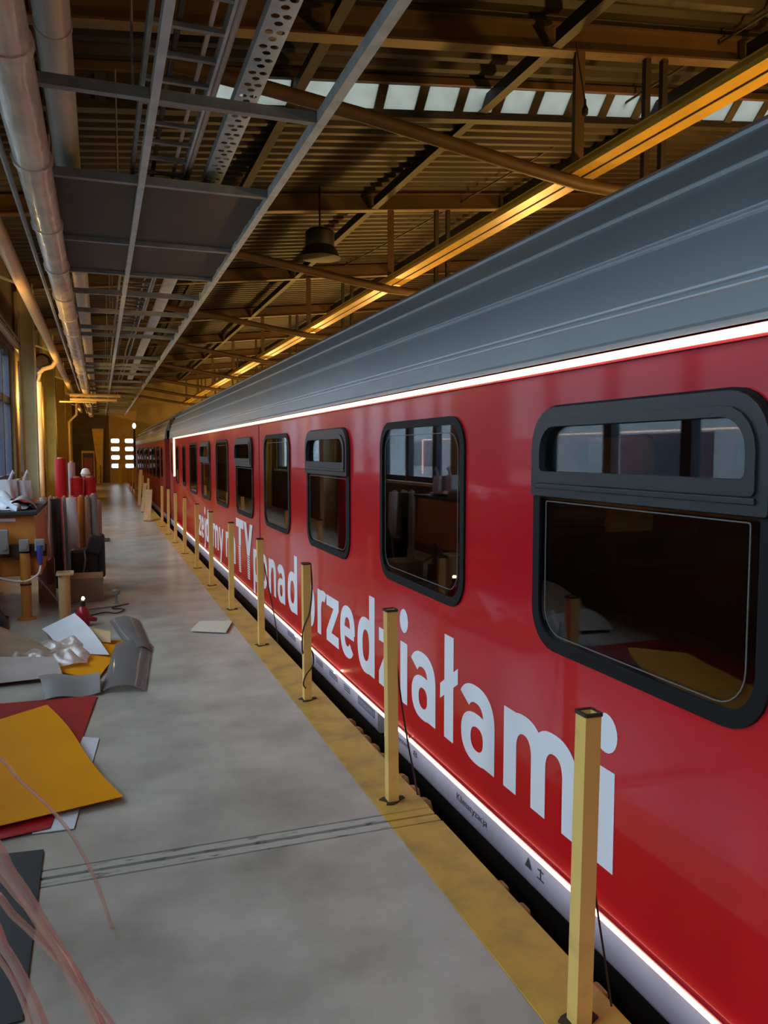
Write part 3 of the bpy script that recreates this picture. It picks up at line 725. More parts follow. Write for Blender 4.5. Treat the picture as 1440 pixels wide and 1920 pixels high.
def glyph(ch, w):
    g = Glyph(); x, t, h = XH, TS, TH
    if ch == 'o': g.ring(w/2, x/2, w/2, x/2+.008, t, h, 0, 360, 36)
    elif ch in 'nmr':
        g.rect(0, t, 0, x)
        if ch == 'n':
            g.ring(w/2+.01, x-.17, w/2-.01, .178, t, h, 0, 170); g.rect(w-t, w, 0, x-.16)
        elif ch == 'm':
            hw = (w-t)/2
            for k in (0, 1):
                g.ring(t*.5+hw*(k+.5)+.0, x-.17, hw/2+t/2, .178, t, h, 0, 172); g.rect(hw*(k+1), hw*(k+1)+t, 0, x-.16)
        else: g.ring(w*.72, x-.19, w*.72, .198, t, h, 62, 178)
    elif ch == 'a':
        g.rect(w-t, w, 0, x-.15); g.ring(w*.45, x-.16, w*.55, .168, t, h, 0, 148)
        g.ring(w*.49, .122, w*.49, .13, t*.95, h*.78, 0, 360, 30)
    elif ch in 'dp':
        g.ring(w/2, x/2, w/2, x/2+.008, t, h, 0, 360, 36)
        if ch == 'd': g.rect(w-t, w, 0, ASC)
        else: g.rect(0, t, -.16, x)
    elif ch == 'e':
        g.ring(w/2, x/2, w/2, x/2+.008, t, h, 0, 318, 34); g.rect(t*.8, w-.02, x/2-.04, x/2+.035)
    elif ch in 'zź':
        g.rect(0, w, x-h, x); g.rect(0, w, 0, h); g.poly([(0, h*.95), (t*1.25, h*.95), (w, x-h*.95), (w-t*1.25, x-h*.95)])
        if ch == 'ź': g.poly([(w*.38, x+.05), (w*.60, x+.05), (w*.92, x+.17), (w*.58, x+.17)])
    elif ch in 'ij':
        g.rect(w-t, w, 0 if ch == 'i' else -.08, x); g.disc(w-t/2, x+.135, t*.60, .075)
        if ch == 'j': g.ring(w-t-.06, -.06, .06+t, .11, t, h, 270, 360, 10)
    elif ch == 'ł':
        c0 = (w-t)/2; g.rect(c0, c0+t, 0, ASC+.01); g.poly([(0, .20), (w, .34), (w, .425), (0, .285)])
    elif ch == 'y':
        g.poly([(0, x), (t*1.1, x), (w*.62, .02), (w*.40, -.02)]); g.poly([(w, x), (w-t*1.1, x), (w*.22, -.16), (w*.22+t*1.05, -.16)])
    elif ch == 'T': 
        g.rect(0, w, .60, .715); g.rect(w/2-.085, w/2+.085, .36, .60)
        for k in range(12): g.rect(w/2-.085, w/2+.085, k*.03, k*.03+.021)
    elif ch == 'Y':
        
        for k in range(10): g.rect(w/2-.085, w/2+.085, k*.03, k*.03+.021)
        g.rect(w/2-.085, w/2+.085, .30, .34); g.poly([(0, .715), (.19, .715), (w/2+.085, .30), (w/2-.085, .30)]); g.poly([(w, .715), (w-.19, .715), (w/2-.085, .30), (w/2+.085, .30)])
    elif ch == 'P':
        g.rect(0, t, 0, .53); g.ring(w*.45, .365, w*.55, .165, t, h, -90, 90); g.rect(0, w*.46, .53-h, .53); g.rect(0, w*.46, .20, .20+h)
    return g
def yt(u): return at(u, 1080+(u-489)*.62, X=TX).y
BASE = H-1.563
words_ = [('P', 15.9, 15.50), ('r', yt(369.5), yt(373)), ('z', yt(373.5), yt(378)), ('e', yt(378.5), yt(383)), ('j', yt(383.5), yt(386)), ('d', yt(386.5), yt(391.8)), ('ź', yt(392.8), yt(398.5)), ('m', yt(399.5), yt(410.5)), ('y', yt(411), yt(419.5)),
          ('n', yt(424), yt(432)), ('a', yt(433.5), yt(442)), ('T', 10.93, 10.32), ('Y', 10.28, 9.64),
          ('p', 9.63, 9.26), ('o', 9.17, 8.78), ('n', 8.69, 8.30), ('a', 8.22, 7.86), ('d', 7.74, 7.33),
          ('p', 7.08, 6.68), ('r', 6.58, 6.32), ('z', 6.29, 5.93), ('e', 5.89, 5.51), ('d', 5.445, 5.06), ('z', 4.97, 4.64), ('i', 4.585, 4.446), ('a', 4.37, 4.01), ('ł', 3.945, 3.715), ('a', 3.67, 3.30), ('m', 3.208, 2.59), ('i', 2.484, 2.364)]
for ch, ya, yb in words_:
    g = glyph(ch, ya-yb); z0 = BASE-.05 if ch in 'TY' else BASE
    n = len(g.v)
    vs = [(TX-.0015-d, ya-x, z0+z) for (x, z), d in zip(g.v, g.o)]
    o = MB().add(vs, g.f).build('letter', 'letter', c1)
    o['label'] = 'white letter ' + ch
# ---- small print on the skirt
def small_text(txt, ya, yb, zc, h, m='print'):
    cu = bpy.data.curves.new('print', 'FONT'); cu.body = txt; cu.size = 1.0
    o = bpy.data.objects.new('print_tmp', cu); COL.objects.link(o); bpy.context.view_layer.update()
    me = bpy.data.meshes.new_from_object(o.evaluated_get(bpy.context.evaluated_depsgraph_get()))
    bpy.data.objects.remove(o)
    xs = [v.co.x for v in me.vertices]; zs = [v.co.y for v in me.vertices]
    x0, x1, z0, z1 = min(xs), max(xs), min(zs), max(zs)
    t = MB(); t.add([(TX-.0065, ya-(v.co.x-x0)/(x1-x0)*(ya-yb), zc-h/2+(v.co.y-z0)/(z1-z0)*h) for v in me.vertices], [tuple(p.vertices) for p in me.polygons])
    p = t.build('skirt_print', m, c1); p['label'] = 'small dark print on the skirt'
    bpy.data.meshes.remove(me)
small_text('Klimatyzacja', 3.71, 3.36, ZB-.065, .05)
small_text('System', 4.60, 4.40, ZB-.05, .04)
small_text('8', 4.33, 4.27, ZB-.05, .035)
t = MB(); t.add([(TX-.0065, 2.99, ZB-.075), (TX-.0065, 2.93, ZB-.075), (TX-.0065, 2.96, ZB-.025)], [(0, 1, 2)]); t.build('skirt_print', 'print', c1)
t = MB(); t.box(TX-.0066, TX-.005, 2.855, 2.862, ZB-.075, ZB-.03).box(TX-.0066, TX-.005, 2.835, 2.882, ZB-.042, ZB-.036).box(TX-.0066, TX-.005, 2.83, 2.887, ZB-.08, ZB-.075); t.build('skirt_print', 'print', c1)
t = MB().plate([(5.05, ZB-.075), (5.42, ZB-.075), (5.42, ZB-.02), (5.05, ZB-.02)], [[(5.058, ZB-.07), (5.412, ZB-.07), (5.412, ZB-.025), (5.058, ZB-.025)]], TX-.0066, TX-.005); 
for k in range(4): t.box(TX-.0066, TX-.005, 5.07, 5.40, ZB-.065+k*.011, ZB-.061+k*.011)
t.build('skirt_print', 'print', c1)
for a, b in ((5.62, 5.78), (5.95, 6.2), (6.4, 6.62), (7.4, 7.75)):
    t = MB()
    for k in range(3): t.box(TX-.0066, TX-.005, a, b, ZB-.07+k*.016, ZB-.063+k*.016)
    t.build('skirt_print', 'print', c1)
# ---- yellow gear seen in the gap under the skirt
for k in range(9):
    y = 3.85+k*.17
    t = MB().lathe((1.61, y, ZB-.235), [(.02, 0), (.05, .02), (.055, .06), (.045, .10), (.02, .12)], 10)
    t.build('spring_block', 'under_yellow', c1, smooth=True)
for y in (2.72, 2.90, 2.2, 1.9):
    MB().box(1.54, 1.60, y-.035, y+.035, ZB-.40, ZB-.085).build('skirt_bracket', 'under_yellow', c1, bevel=.01)
MB().tube([(1.57, 2.72, ZB-.10), (1.56, 2.77, ZB-.16), (1.56, 2.85, ZB-.16), (1.57, 2.90, ZB-.10)], .025, 8).build('hose', 'under_yellow', c1, smooth=True)

# ================================================================== SAFETY POSTS
BX, BH = 1.265, 0.918
proto = root('safety_post', (BX, 1.85, 0), None, 'post', 'yellow safety posts along the platform edge')
t = MB(); hw, th = .0255, .004
o_ = [(-hw, -hw), (hw, -hw), (hw, hw), (-hw, hw)]; i_ = [(-hw+th, -hw+th), (hw-th, -hw+th), (hw-th, hw-th), (-hw+th, hw-th)]
vs = [(BX+x, 1.85+y, z) for z in (0.006, BH) for x, y in o_+i_]
fs = []
for k in range(4):
    j = (k+1) % 4
    fs += [(k, j, 8+j, 8+k), (4+k, 12+k, 12+j, 4+j), (8+k, 8+j, 12+j, 12+k), (k, 4+k, 4+j, j)]
t.add(vs, fs).build('post_tube', 'bollard', proto)
MB().box(BX-hw+th, BX+hw-th, 1.85-hw+th, 1.85+hw-th, BH-.03, BH-.022).build('inner_plug', 'rust', proto)
t = MB()
for k in range(4):
    a = o_[k]; b = o_[(k+1) % 4]
    t.bar((BX+a[0]*1.02, 1.85+a[1]*1.02, BH), (BX+b[0]*1.02, 1.85+b[1]*1.02, BH), .007, .01)
t.build('rusty_rim', 'rust', proto)
bp = []
for k in range(14):
    a = 2*math.pi*k/14; r = .052+.016*math.sin(3*a+1)+.008*math.sin(5*a); bp.append((BX+r*math.cos(a), 1.85+r*.8*math.sin(a)))
MB().add([(x, y, .0) for x, y in bp]+[(x, y, .006) for x, y in bp], [tuple(range(13, -1, -1)), tuple(range(14, 28))]+[(k, (k+1) % 14, 14+(k+1) % 14, 14+k) for k in range(14)]).build('base_weld', 'rust', proto)
POSTS = [1.85, 3.41, 5.04, 6.63, 8.27, 9.86, 11.42, 13.15, 14.8, 16.4, 18.1, 23.4, 26.4, 29.4, 32.2, 35.0, 38.0]
lean = [(-.3, .9), (0, -.6), (0, -.2), (.2, -.4), (0, .3), (0, .2)]
names = ['yellow square steel safety post nearest the camera, standing before the letter i', 'second yellow safety post from the camera, standing before the letter z', 'third yellow safety post from the camera, with a cable wound round it', 'fourth yellow safety post from the camera, standing beside the coach panel seam']
for k, y in enumerate(POSTS):
    p = proto if k == 0 else copy_tree(proto, (BX, y, 0))
    lab = names[k] if k < 4 else 'yellow square safety post at the platform edge, %s one counted from the camera' % ORD[k]
    tag(p, lab, 'post', 'yellow safety posts along the platform edge')
    if k < len(lean): p.rotation_euler = (math.radians(lean[k][0]), math.radians(lean[k][1]), 0)
# cords hanging by the posts
def cord(name, pts, r, label, m='cord'):
    P_ = [Vector(p) for p in pts]; out = []
    for i in range(len(P_)-1):
        a, b = P_[i], P_[i+1]; a0 = P_[max(i-1, 0)]; b1 = P_[min(i+2, len(P_)-1)]
        for k in range(6):
            t = k/6
            out.append(0.5*((2*a)+(b-a0)*t+(2*a0-5*a+4*b-b1)*t*t+(3*a-a0-3*b+b1)*t**3))
    out.append(P_[-1])
    return tag(MB().tube(out, r, 6).build(name, m, smooth=True), label, 'rope' if 'rope' in name else 'cable')
cord('hanging_rope', [(BX+.035, 1.88, .60), (BX+.05, 1.875, .45), (BX+.072, 1.87, .30), (BX+.10, 1.87, .15), (BX+.125, 1.87, .008)], .0035, 'thin dark cord hanging behind the nearest safety post')
cord('hanging_rope', [(BX+.03, 3.45, .78), (BX+.05, 3.45, .55), (BX+.085, 3.44, .30), (BX+.12, 3.44, .12), (BX+.145, 3.42, -.05)], .0045, 'dark red cord hanging from the second safety post over the edge')
cord('hanging_rope', [(BX+.03, 5.04, .91), (BX+.034, 5.03, .75), (BX+.01, 5.00, .60), (BX-.036, 5.0, .48), (BX-.036, 5.02, .34), (BX, 5.08, .30), (BX+.034, 5.05, .33), (BX+.032, 5.0, .25), (BX-.02, 4.995, .18), (BX-.036, 5.0, .12), (BX-.02, 5.0, .09)], .005, 'dark cable wound round the third safety post')
cord('hanging_rope', [(BX+.032, 6.65, .70), (BX+.07, 6.66, .5), (BX+.11, 6.67, .3), (BX+.14, 6.67, .1), (BX+.15, 6.67, -.1)], .005, 'dark cord drooping from the fourth safety post')

# ================================================================== THINGS ALONG THE FAR PLATFORM EDGE
wd = [((1.02, 19.6, 0.02), (1.2, 21.6, .66)), ((1.05, 22.5, .02), (1.22, 23.8, .75)), ((1.10, 25.3, .02), (1.2, 25.8, 1.1)), ((1.2, 27.6, .02), (1.3, 28.6, .95)), ((1.22, 30.6, .02), (1.25, 31.0, 1.1))]
for k, (a, b) in enumerate(wd):
    o = MB().bar(a, b, .16 if k == 0 else .09, .03).build('wooden_board', 'wood', origin=a)
    tag(o, 'pale wooden board propped at the far platform edge, %s from the camera' % ORD[k], 'board', 'boards propped by the second coach')
for k, (x, y) in enumerate(((1.0, 44.2), (-0.1, 44.3), (2.2, 44.4))):
    if k == 2: continue
    o = MB().box(x-.09, x+.09, y-.09, y+.09, 0, 1.05).build('gate_bollard', 'col_yellow', origin=(x, y, 0), bevel=.02)
    tag(o, 'yellow bollard guarding the end gate, %s' % ('beside the panes' if k == 0 else 'beside the leaning yellow plate'), 'bollard', 'bollards before the end gate')
o = MB().add([(-.36, 44.9, 2.9), (.22, 44.9, 2.9), (.1, 44.6, .0), (-.06, 44.6, .0), (-.36, 44.94, 2.9), (.22, 44.94, 2.9), (.1, 44.64, .0), (-.06, 44.64, .0)], [(0,1,2,3), (7,6,5,4), (0,4,5,1), (1,5,6,2), (2,6,7,3), (3,7,4,0)]).build('leaning_plate', 'girder', origin=(0, 44.6, 0))
tag(o, 'tapered yellow plate leaning against the end wall', 'plate')
# globe lamp near the gate
gl = root('globe_lamp', (1.34, 33.7, 0.0), 'white glowing globe lamp on a dark post at the far platform edge', 'lamp')
MB().lathe((1.34, 33.7, H+1.06), [(.02, -.11), (.06, -.05), (.075, .0), (.06, .07), (.02, .12)], 14).build('lamp_globe', 'lamp_white', gl, smooth=True)
MB().box(1.30, 1.38, 33.66, 33.74, 0, H+.96).build('lamp_post', 'under', gl)
# sodium luminaires, all out of sight: assumed on stands and hanging beyond the coaches, added on the far side of the wall columns
def sodium(name, loc, label, energy, group, stand, off=(0, 0, 0)):
    x, y, z = loc
    s = root(name, (x, y, 0) if stand == 'floor' else loc, label, 'lamp', group)
    if stand == 'floor':
        MB().lathe((x, y, 0), [(.25, 0), (.25, .03), (.03, .05), (.025, z-.12)], 14).build('lamp_stand', 'under', s, smooth=True)
    elif stand == 'roof':
        MB().tube([(x, y, z+.1), (x, y, zd(x))], .012, 8).build('lamp_rod', 'under', s)
        MB().lathe((x, y, z+.08), [(.16, 0), (.12, .05), (.05, .1)], 14).build('lamp_cap', 'bell', s, smooth=True)
    else:
        MB().bar((x, y-.28, z), (x, y-.08, z), .05, .05).build('lamp_arm', 'under', s)
    MB().lathe((x, y, z), [(.03, -.12), (.09, -.06), (.11, 0), (.09, .06), (.03, .1)], 14).build('lamp_bulb', 'sodium', s, smooth=True)
    l = bpy.data.lights.new('unseen_sodium_light', 'POINT'); l.energy = energy; l.color = (1.0, .56, .15); l.shadow_soft_size = .12
    lo = bpy.data.objects.new('unseen_sodium_light', l); COL.objects.link(lo); lo.parent = s; lo.location = Vector(loc)+Vector(off)-s.location
for k, y in enumerate((-2.0, 4.5, 11.0, 17.5, 24.0, 30.5, 37.0, 43.0)):
    sodium('assumed_work_lamp', (6.6, y, 2.42), 'assumed unseen amber work lamp on a stand beyond the coaches, %s from the camera' % ORD[k], 100, 'assumed amber work lamps beyond the coaches', 'floor', (-.25, 0, .05))  # assumed, hidden by the coaches: lights girder and beam undersides from below
    sodium('assumed_hall_lamp', (8.2, y+3.2 if k < 7 else 44.3, 4.5), 'assumed unseen amber hall lamp hanging beyond the coaches, %s from the camera' % ORD[k], 22, 'assumed amber hall lamps beyond the coaches', 'roof', (-.25, 0, -.05))  # assumed, hidden by the coaches: warms the heating pipe and upper left wall
for k, y in enumerate((10.0, 17.0, 24.0, 31.0, 38.0)):  # added behind the columns to warm pipe, bench and second coach
    sodium('added_column_lamp', (-1.30, y+.30, 2.75), 'added unseen amber lamp on the far side of the window-wall column, %s from the camera' % ORD[k], (9, 26, 26, 26, 40)[k], 'added amber lamps on the wall columns', 'arm', (.02, .16, 0))
# ================================================================== WORK CORNER ON THE LEFT (bench, rolls, boxes)
bn = root('orange_workbench', (-1.0, 8.9, 0), 'orange steel work stand with sockets on its front', 'work stand')
MB().box(-1.45, -.60, 8.45, 10.2, 1.03, 1.07).build('bench_top', 'under', bn, bevel=.008)
MB().add([(-1.45, 8.55, 1.03), (-.63, 8.55, 1.03), (-.58, 8.55, .42), (-1.45, 8.55, .42), (-1.45, 10.1, 1.03), (-.63, 10.1, 1.03), (-.58, 10.1, .42), (-1.45, 10.1, .42)], [(0,1,2,3), (7,6,5,4), (0,4,5,1), (1,5,6,2), (2,6,7,3), (3,7,4,0)]).build('bench_body', 'orange', bn, bevel=.01)
MB().tube([(-.72, 8.47, .02), (-.72, 8.47, .66)], .048, 16).build('leg', 'orange', bn, smooth=True)
MB().tube([(-1.0, 8.5, .0), (-1.0, 8.5, .66)], .03, 12).build('leg', 'cloth', bn, smooth=True)
MB().tube([(-.72, 8.47, .34), (-.72, 8.47, .36)], .053, 16).build('leg_clamp', 'rust', bn, smooth=True)
MB().lathe((-.72, 8.47, 0), [(.09, 0), (.09, .015), (.05, .02)], 16).build('leg_foot', 'orange', bn)
MB().box(-.98, -.52, 8.46, 8.549, .62, .74).build('socket_rail', 'rust', bn, bevel=.006)
for x in (-.90, -.72, -.58):
    s = MB().box(x-.045, x+.045, 8.40, 8.459, .68 if x > -.9 else .66, .80 if x > -.9 else .90).build('socket', 'socket', bn, bevel=.01)
    MB().tube([(x, 8.40, .73), (x, 8.385, .73)], .03, 12).build('socket_cap', 'grey', s)
pl = MB().tube([(-.58, 8.38, .74), (-.575, 8.36, .60), (-.57, 8.36, .55)], [.028, .026, .016], 12).build('plug', 'blue', bn, smooth=True)
MB().box(-.98, -.80, 8.535, 8.549, .97, 1.0).build('name_plate', 'white', bn)
cord('power_cable', [(-.57, 8.36, .55), (-.60, 8.34, .46), (-.72, 8.32, .40), (-.9, 8.33, .43), (-1.1, 8.4, .5)], .011, 'white power cable looping from the blue plug of the work stand', 'white_cable')
cord('power_cable', [(-.60, 8.36, .42), (-.52, 8.5, .28), (-.42, 8.6, .12), (-.3, 8.7, .02), (-.05, 8.75, .012), (.18, 8.85, .012)], .008, 'grey cable running down from the work stand to the floor', 'socket')
cord('power_cable', [(-.2, 8.3, .012), (.0, 8.5, .012), (.12, 8.42, .012), (.2, 8.6, .012), (.08, 8.72, .012), (.25, 8.9, .012)], .007, 'tangled black cable on the floor beside the cardboard box', 'cord')
# things on the bench
def crumple(name, c, sx, sy, h, m, label, cat, seed=0, parent=None, group=None, nu=9, nv=9, base=0.004):
    rd = random.Random(seed); q_ = nu/9.0; K = [(rd.uniform(2, 7)*q_, rd.uniform(2, 7)*q_, rd.uniform(0, 6)) for _ in range(4)]
    def fn(u, v):
        b = sum(math.sin(a*u+bb*v+ph) for a, bb, ph in K)/4
        ed = min(u, 1-u, v, 1-v)*4
        return (c[0]+(u-.5)*sx+.02*b, c[1]+(v-.5)*sy+.02*math.sin(6*u+seed), c[2]+base+h*max(0, .45+.55*b)*min(1, .3+ed))
    o = MB().sheet(fn, nu, nv).build(name, m, smooth=True, origin=c)
    return tag(o, label, cat, group)
crumple('crumpled_paper', (-.98, 9.0, 1.07), .55, .7, .10, 'white', 'crumpled white paper heap on the orange work stand', 'paper', 1)
crumple('red_film_scrap', (-.92, 9.55, 1.10), .5, .5, .06, 'red_film', 'red film scrap under the white bags on the work stand', 'film scrap', 2)
crumple('crumpled_paper', (-1.1, 9.2, 1.12), .4, .5, .16, 'white', 'bright white paper lying at the wall end of the work stand', 'paper', 3)
for k, (x, y, s) in enumerate(((-.98, 9.75, 1.0), (-.84, 9.85, .95))):
    t = MB()
    def fn(u, v, x=x, y=y, s=s):
        a = 2*math.pi*u; r = .085*(1-.08*v)+.012*math.sin(5*a+3*v)
        return (x+r*1.1*math.cos(a), y+r*.7*math.sin(a), 1.075+.27*s*v)
    bgo = t.sheet(fn, 20, 6, .003).build('paper_bag', 'white', smooth=True, origin=(x, y, 1.07))
    tag(bgo, 'white paper bag with a twisted handle on the work stand, %s one' % ('window-side' if k == 0 else 'walkway-side'), 'bag', 'white bags on the work stand')
    MB().tube([(x+.02, y, 1.33*1.0), (x+.045, y, 1.40), (x+.06, y, 1.44), (x+.07, y, 1.41)], [.02, .018, .02, .014], 8).build('bag_handle', 'white', bgo, smooth=True)
o = MB().sheet(lambda u, v: (-.76+.30*(u-.5)*(1-.3*v), 8.95+.5*(v-.5), 1.075+.13*math.sin(math.pi*u)**.7*(1-.4*abs(v-.5))), 10, 8, .004).build('folded_cover', 'grey', smooth=True, origin=(-.66, 8.95, 1.07))
tag(o, 'dark grey folded cover lying on the walkway end of the work stand', 'cover')
o = MB().bar((-.98, 8.75, 1.20), (-.78, 8.52, 1.09), .012, .05).build('steel_ruler', 'galv', origin=(-.88, 8.6, 1.08)); tag(o, 'steel ruler sloping over the paper on the work stand', 'ruler')
o = MB().lathe((-.80, 8.62, 1.07), [(.045, 0), (.05, .02), (.04, .06), (.02, .075)], 14).build('tape_roll', 'cloth', origin=(-.80, 8.62, 1.07), smooth=True); tag(o, 'small pale tape roll on the edge of the work stand', 'tape')
o = MB().lathe((-1.10, 8.62, 1.07), [(.11, 0), (.13, .05), (.1, .10), (.03, .12)], 14).build('tan_bowl', 'tube_card', origin=(-1.1, 8.62, 1.07), smooth=True); tag(o, 'tan rounded lump of packing on the work stand at the frame edge', 'packing')
# standing film rolls
def roll(x, y, r, h, m, label, tx=0, ty=0, core=True, z0=0.0):
    x -= .06
    t = root('film_roll', (x, y, z0), label, 'roll', 'film rolls standing beside the work stand')
    MB().tube([(x, y, z0), (x+tx, y+ty, z0+h)], r, 18).build('roll_body', m, t, smooth=True)
    p = Vector((x+tx, y+ty, z0+h)); d = Vector((tx, ty, h)).normalized()
    MB().tube([p-d*.01, p+d*.02], r*.5, 14).build('roll_core', 'tube_card', t, smooth=True)
roll(-.60, 10.42, .040, 1.10, 'white', 'white film roll standing closest to the work stand')
roll(-.535, 10.55, .034, 1.10, 'lilac', 'mauve film roll between the white and the black one', .015)
roll(-.43, 10.32, .058, 1.09, 'black', 'black film roll leaning among the pale ones', -.03)
roll(-.335, 10.45, .030, 1.10, 'grey', 'thin pale grey film roll just behind the thick white one', -.03)
roll(-.245, 10.30, .060, 1.10, 'white', 'thick white film roll beside the orange one', -.035)
roll(-.165, 10.5, .042, 1.10, 'orange', 'orange film roll between white and grey rolls', -.01)
roll(-.09, 10.45, .03, 1.10, 'card', 'narrow brown film roll beside the orange one', -.01)
roll(-.02, 10.5, .046, 1.12, 'grey', 'grey film roll at the walkway end of the row', -.01)
roll(.025, 10.75, .04, 1.02, 'lilac', 'dusky pink film roll behind the grey end roll', 0)
roll(-.46, 11.9, .078, 1.56, 'red_film', 'tallest bright red film roll standing behind the others')
roll(-.26, 12.0, .085, 1.29, 'red_film', 'shorter red film roll right beside the tallest one')
roll(-.09, 12.1, .085, 1.29, 'red_film', 'shorter red film roll at the walkway side')
roll(-.33, 12.35, .05, 1.5, 'lilac', 'pinkish film roll half hidden behind the tallest red roll')
o = MB().lathe((-.2, 12.2, 1.3), [(.05, 0), (.07, .04), (.05, .1), (.02, .12)], 12).build('tape_bundle', 'white', origin=(-.2, 12.2, 1.3), smooth=True); tag(o, 'small white bundle on top of the shorter red rolls', 'bundle')
# orange post frame and red box further away
o = root('hydrant_cabinet', (-.55, 30.5, 0), 'red hydrant cabinet in a yellow frame by the far columns', 'cabinet')
MB().box(-.62, -.58, 30.4, 30.6, 0, 1.62).box(-.22, -.18, 30.4, 30.6, 0, 1.62).box(-.62, -.18, 30.4, 30.6, 1.62, 1.7).build('cabinet_frame', 'girder', o)
MB().box(-.56, -.24, 30.42, 30.58, .7, 1.45).build('cabinet_box', 'red_film', o, bevel=.01)
# black bag
bg2 = root('black_trolley_bag', (-.1, 10.1, 0), 'black trolley bag standing beside the film rolls', 'bag')
MB().box(-.36, -.025, 10.0, 10.22, .10, .50).build('bag_body', 'bag', bg2, bevel=.04)
MB().bar((-.12, 10.0, .44), (-.06, 10.0, .66), .16, .13, (0, 1, 0)).build('bag_flap', 'bag', bg2, bevel=.03)
MB().box(-.05, .03, 9.98, 10.24, .15, .66).build('bag_side', 'bag', bg2, bevel=.03)
MB().tube([(-.2, 9.99, .48), (-.19, 9.94, .38), (-.22, 9.96, .22)], .01, 6).build('bag_strap', 'grey', bg2)
for x in (-.3, -.05): MB().tube([(x-.02, 10.1, .05), (x+.02, 10.1, .05)], .05, 12).build('wheel', 'under', bg2)
# cardboard box, tube with tape frame, pink folded piece
cb = root('cardboard_box', (0.0, 9.2, 0), 'low brown cardboard box on the floor before the black bag', 'box')
MB().box(-.36, .0, 9.25, 9.72, .0, .26).build('box_body', 'card', cb, bevel=.005)
MB().bar((-.36, 9.24, .26), (-.47, 9.18, .34), .4, .006, (0, 0, 1)).build('box_flap', 'card', cb)
tb = root('cardboard_tube', (-.365, 8.38, 0), 'tan cardboard tube standing upright with a square yellow ring on top', 'tube')
MB().tube([(-.365, 8.38, 0), (-.365, 8.38, .44)], .056, 18).build('tube_body', 'tube_card', tb, smooth=True)
t = MB(); t.plate([(-.07, -.08), (.09, -.08), (.09, .08), (-.07, .08)], [[(-.04, -.045), (.06, -.045), (.06, .045), (-.04, .045)]], 0, .02)
t.v = [(-.365+y, 8.38+z, .442+x+.25*max(0, z)*.3) for x, y, z in t.v]; t.build('square_ring', 'wood', tb)
o = MB().sheet(lambda u, v: (-.66+.16*u, 9.3+.05*math.sin(4*u), .15+.27*v+.08*u), 6, 4, .01).build('pink_foam', 'lilac', origin=(-.6, 9.3, .1)); tag(o, 'pinkish folded foam piece propped behind the cardboard tube', 'foam')
MB().box(-.67, -.50, 9.33, 9.45, 0, .2).build('foam_foot', 'card', o)
# red canister; a glowing bead paints the bright highlight on its cap
rc = root('red_canister', (-.19, 7.95, 0), 'small red canister on the floor with a highlight painted as a glowing bead on its cap', 'canister')
MB().lathe((-.19, 7.95, 0), [(.05, 0), (.062, .03), (.062, .12), (.045, .17), (.022, .19)], 16).build('canister_body', 'red_film', rc, smooth=True)
MB().lathe((-.19, 7.95, .19), [(.024, 0), (.024, .05), (.015, .06)], 12).build('canister_cap', 'under', rc, smooth=True)
MB().lathe((-.185, 7.95, .25), [(.008, 0), (.016, .012), (.008, .03)], 10).build('canister_glint', 'glint_bead', rc, smooth=True)
MB().tube([(-.14, 7.95, .07), (-.07, 7.97, .05)], [.03, .02], 10).build('canister_spout', 'red_film', rc, smooth=True)
o = MB().lathe((.13, 9.0, 0), [(.03, 0), (.012, .02), (.012, .1), (.04, .11), (.045, .15), (.02, .17)], 12).build('small_stand', 'socket', origin=(.13, 9.0, 0), smooth=True); tag(o, 'small grey stand with a round head beside the cardboard box', 'stand')
o = MB().box(.02, .13, 15.4, 15.9, 0, .02).build('dark_board', 'under', origin=(.07, 15.6, 0)); tag(o, 'small dark board lying on the far walkway', 'board')
# dark heap under the stand
crumple('dark_heap', (-1.15, 8.2, 0), .55, .6, .42, 'black', 'dark cloth heap on the floor under the work stand', 'cloth', 5)

# ---- litter of sheets on the floor, nearer
def flat_sheet(name, pts, z, m, label, cat, th=.003, bulge=0.0, n=10):
    """four floor corners A B C D, softly waving sheet with thickness"""
    A, B, C_, D = [Vector(p) for p in pts]
    def fn(u, v):
        p = A*(1-u)*(1-v)+B*u*(1-v)+C_*u*v+D*(1-u)*v
        p.z += z+bulge*(math.sin(math.pi*u)*.6+.4*math.sin(3*u+5*v))*math.sin(math.pi*v)
        return p
    o = MB().sheet(fn, n, n, th).build(name, m, smooth=True, origin=(A+B+C_+D)/4)
    return tag(o, label, cat)
F = lambda u, v, z=0.0: at(u, v, Z=z)
flat_sheet('red_sheet', [(-1.2, 5.62, 0), F(182, 1307), F(94, 1557), (-1.2, 3.45, 0)], .010, 'red_film', 'red glossy film sheet flat on the floor under the yellow one', 'sheet', .003, .012)
flat_sheet('white_sheet', [F(110, 1380), F(186, 1386), F(139, 1556), F(60, 1566)], .004, 'white', 'white sheet edge showing beside the red film on the floor', 'sheet', .003, .002)
flat_sheet('black_sheet', [(-1.0, 3.52, 0), F(82, 1596), F(42, 1918), (-1.0, 2.35, 0)], .005, 'black', 'black sheet flat on the floor at the near end', 'sheet', .004, .002)
# yellow sheet, curled up at its far edge
yA, yB, yC, yD = at(-60, 1368, Z=.10), at(88, 1322, Z=.13), at(231, 1494, Z=.02), at(-80, 1568, Z=.03)
def yfn(u, v):
    p = yA*(1-u)*(1-v)+yB*u*(1-v)+yC*u*v+yD*(1-u)*v
    zl = p.z; p.z = .03+(yA.z*(1-u)+yB.z*u-.03)*(1-v)**3+.02*math.sin(math.pi*v)
    k = (H-p.z)/(H-zl); p.x *= k; p.y *= k
    c = yB.lerp(yC, v); p.x += .015*math.sin(math.pi*v*2)*u*u
    return p
o = MB().sheet(yfn, 16, 16, .003).build('yellow_sheet', 'yellow_film', smooth=True, origin=(-.3, 4.6, 0)); tag(o, 'large yellow film sheet curling over the red one on the floor', 'sheet')
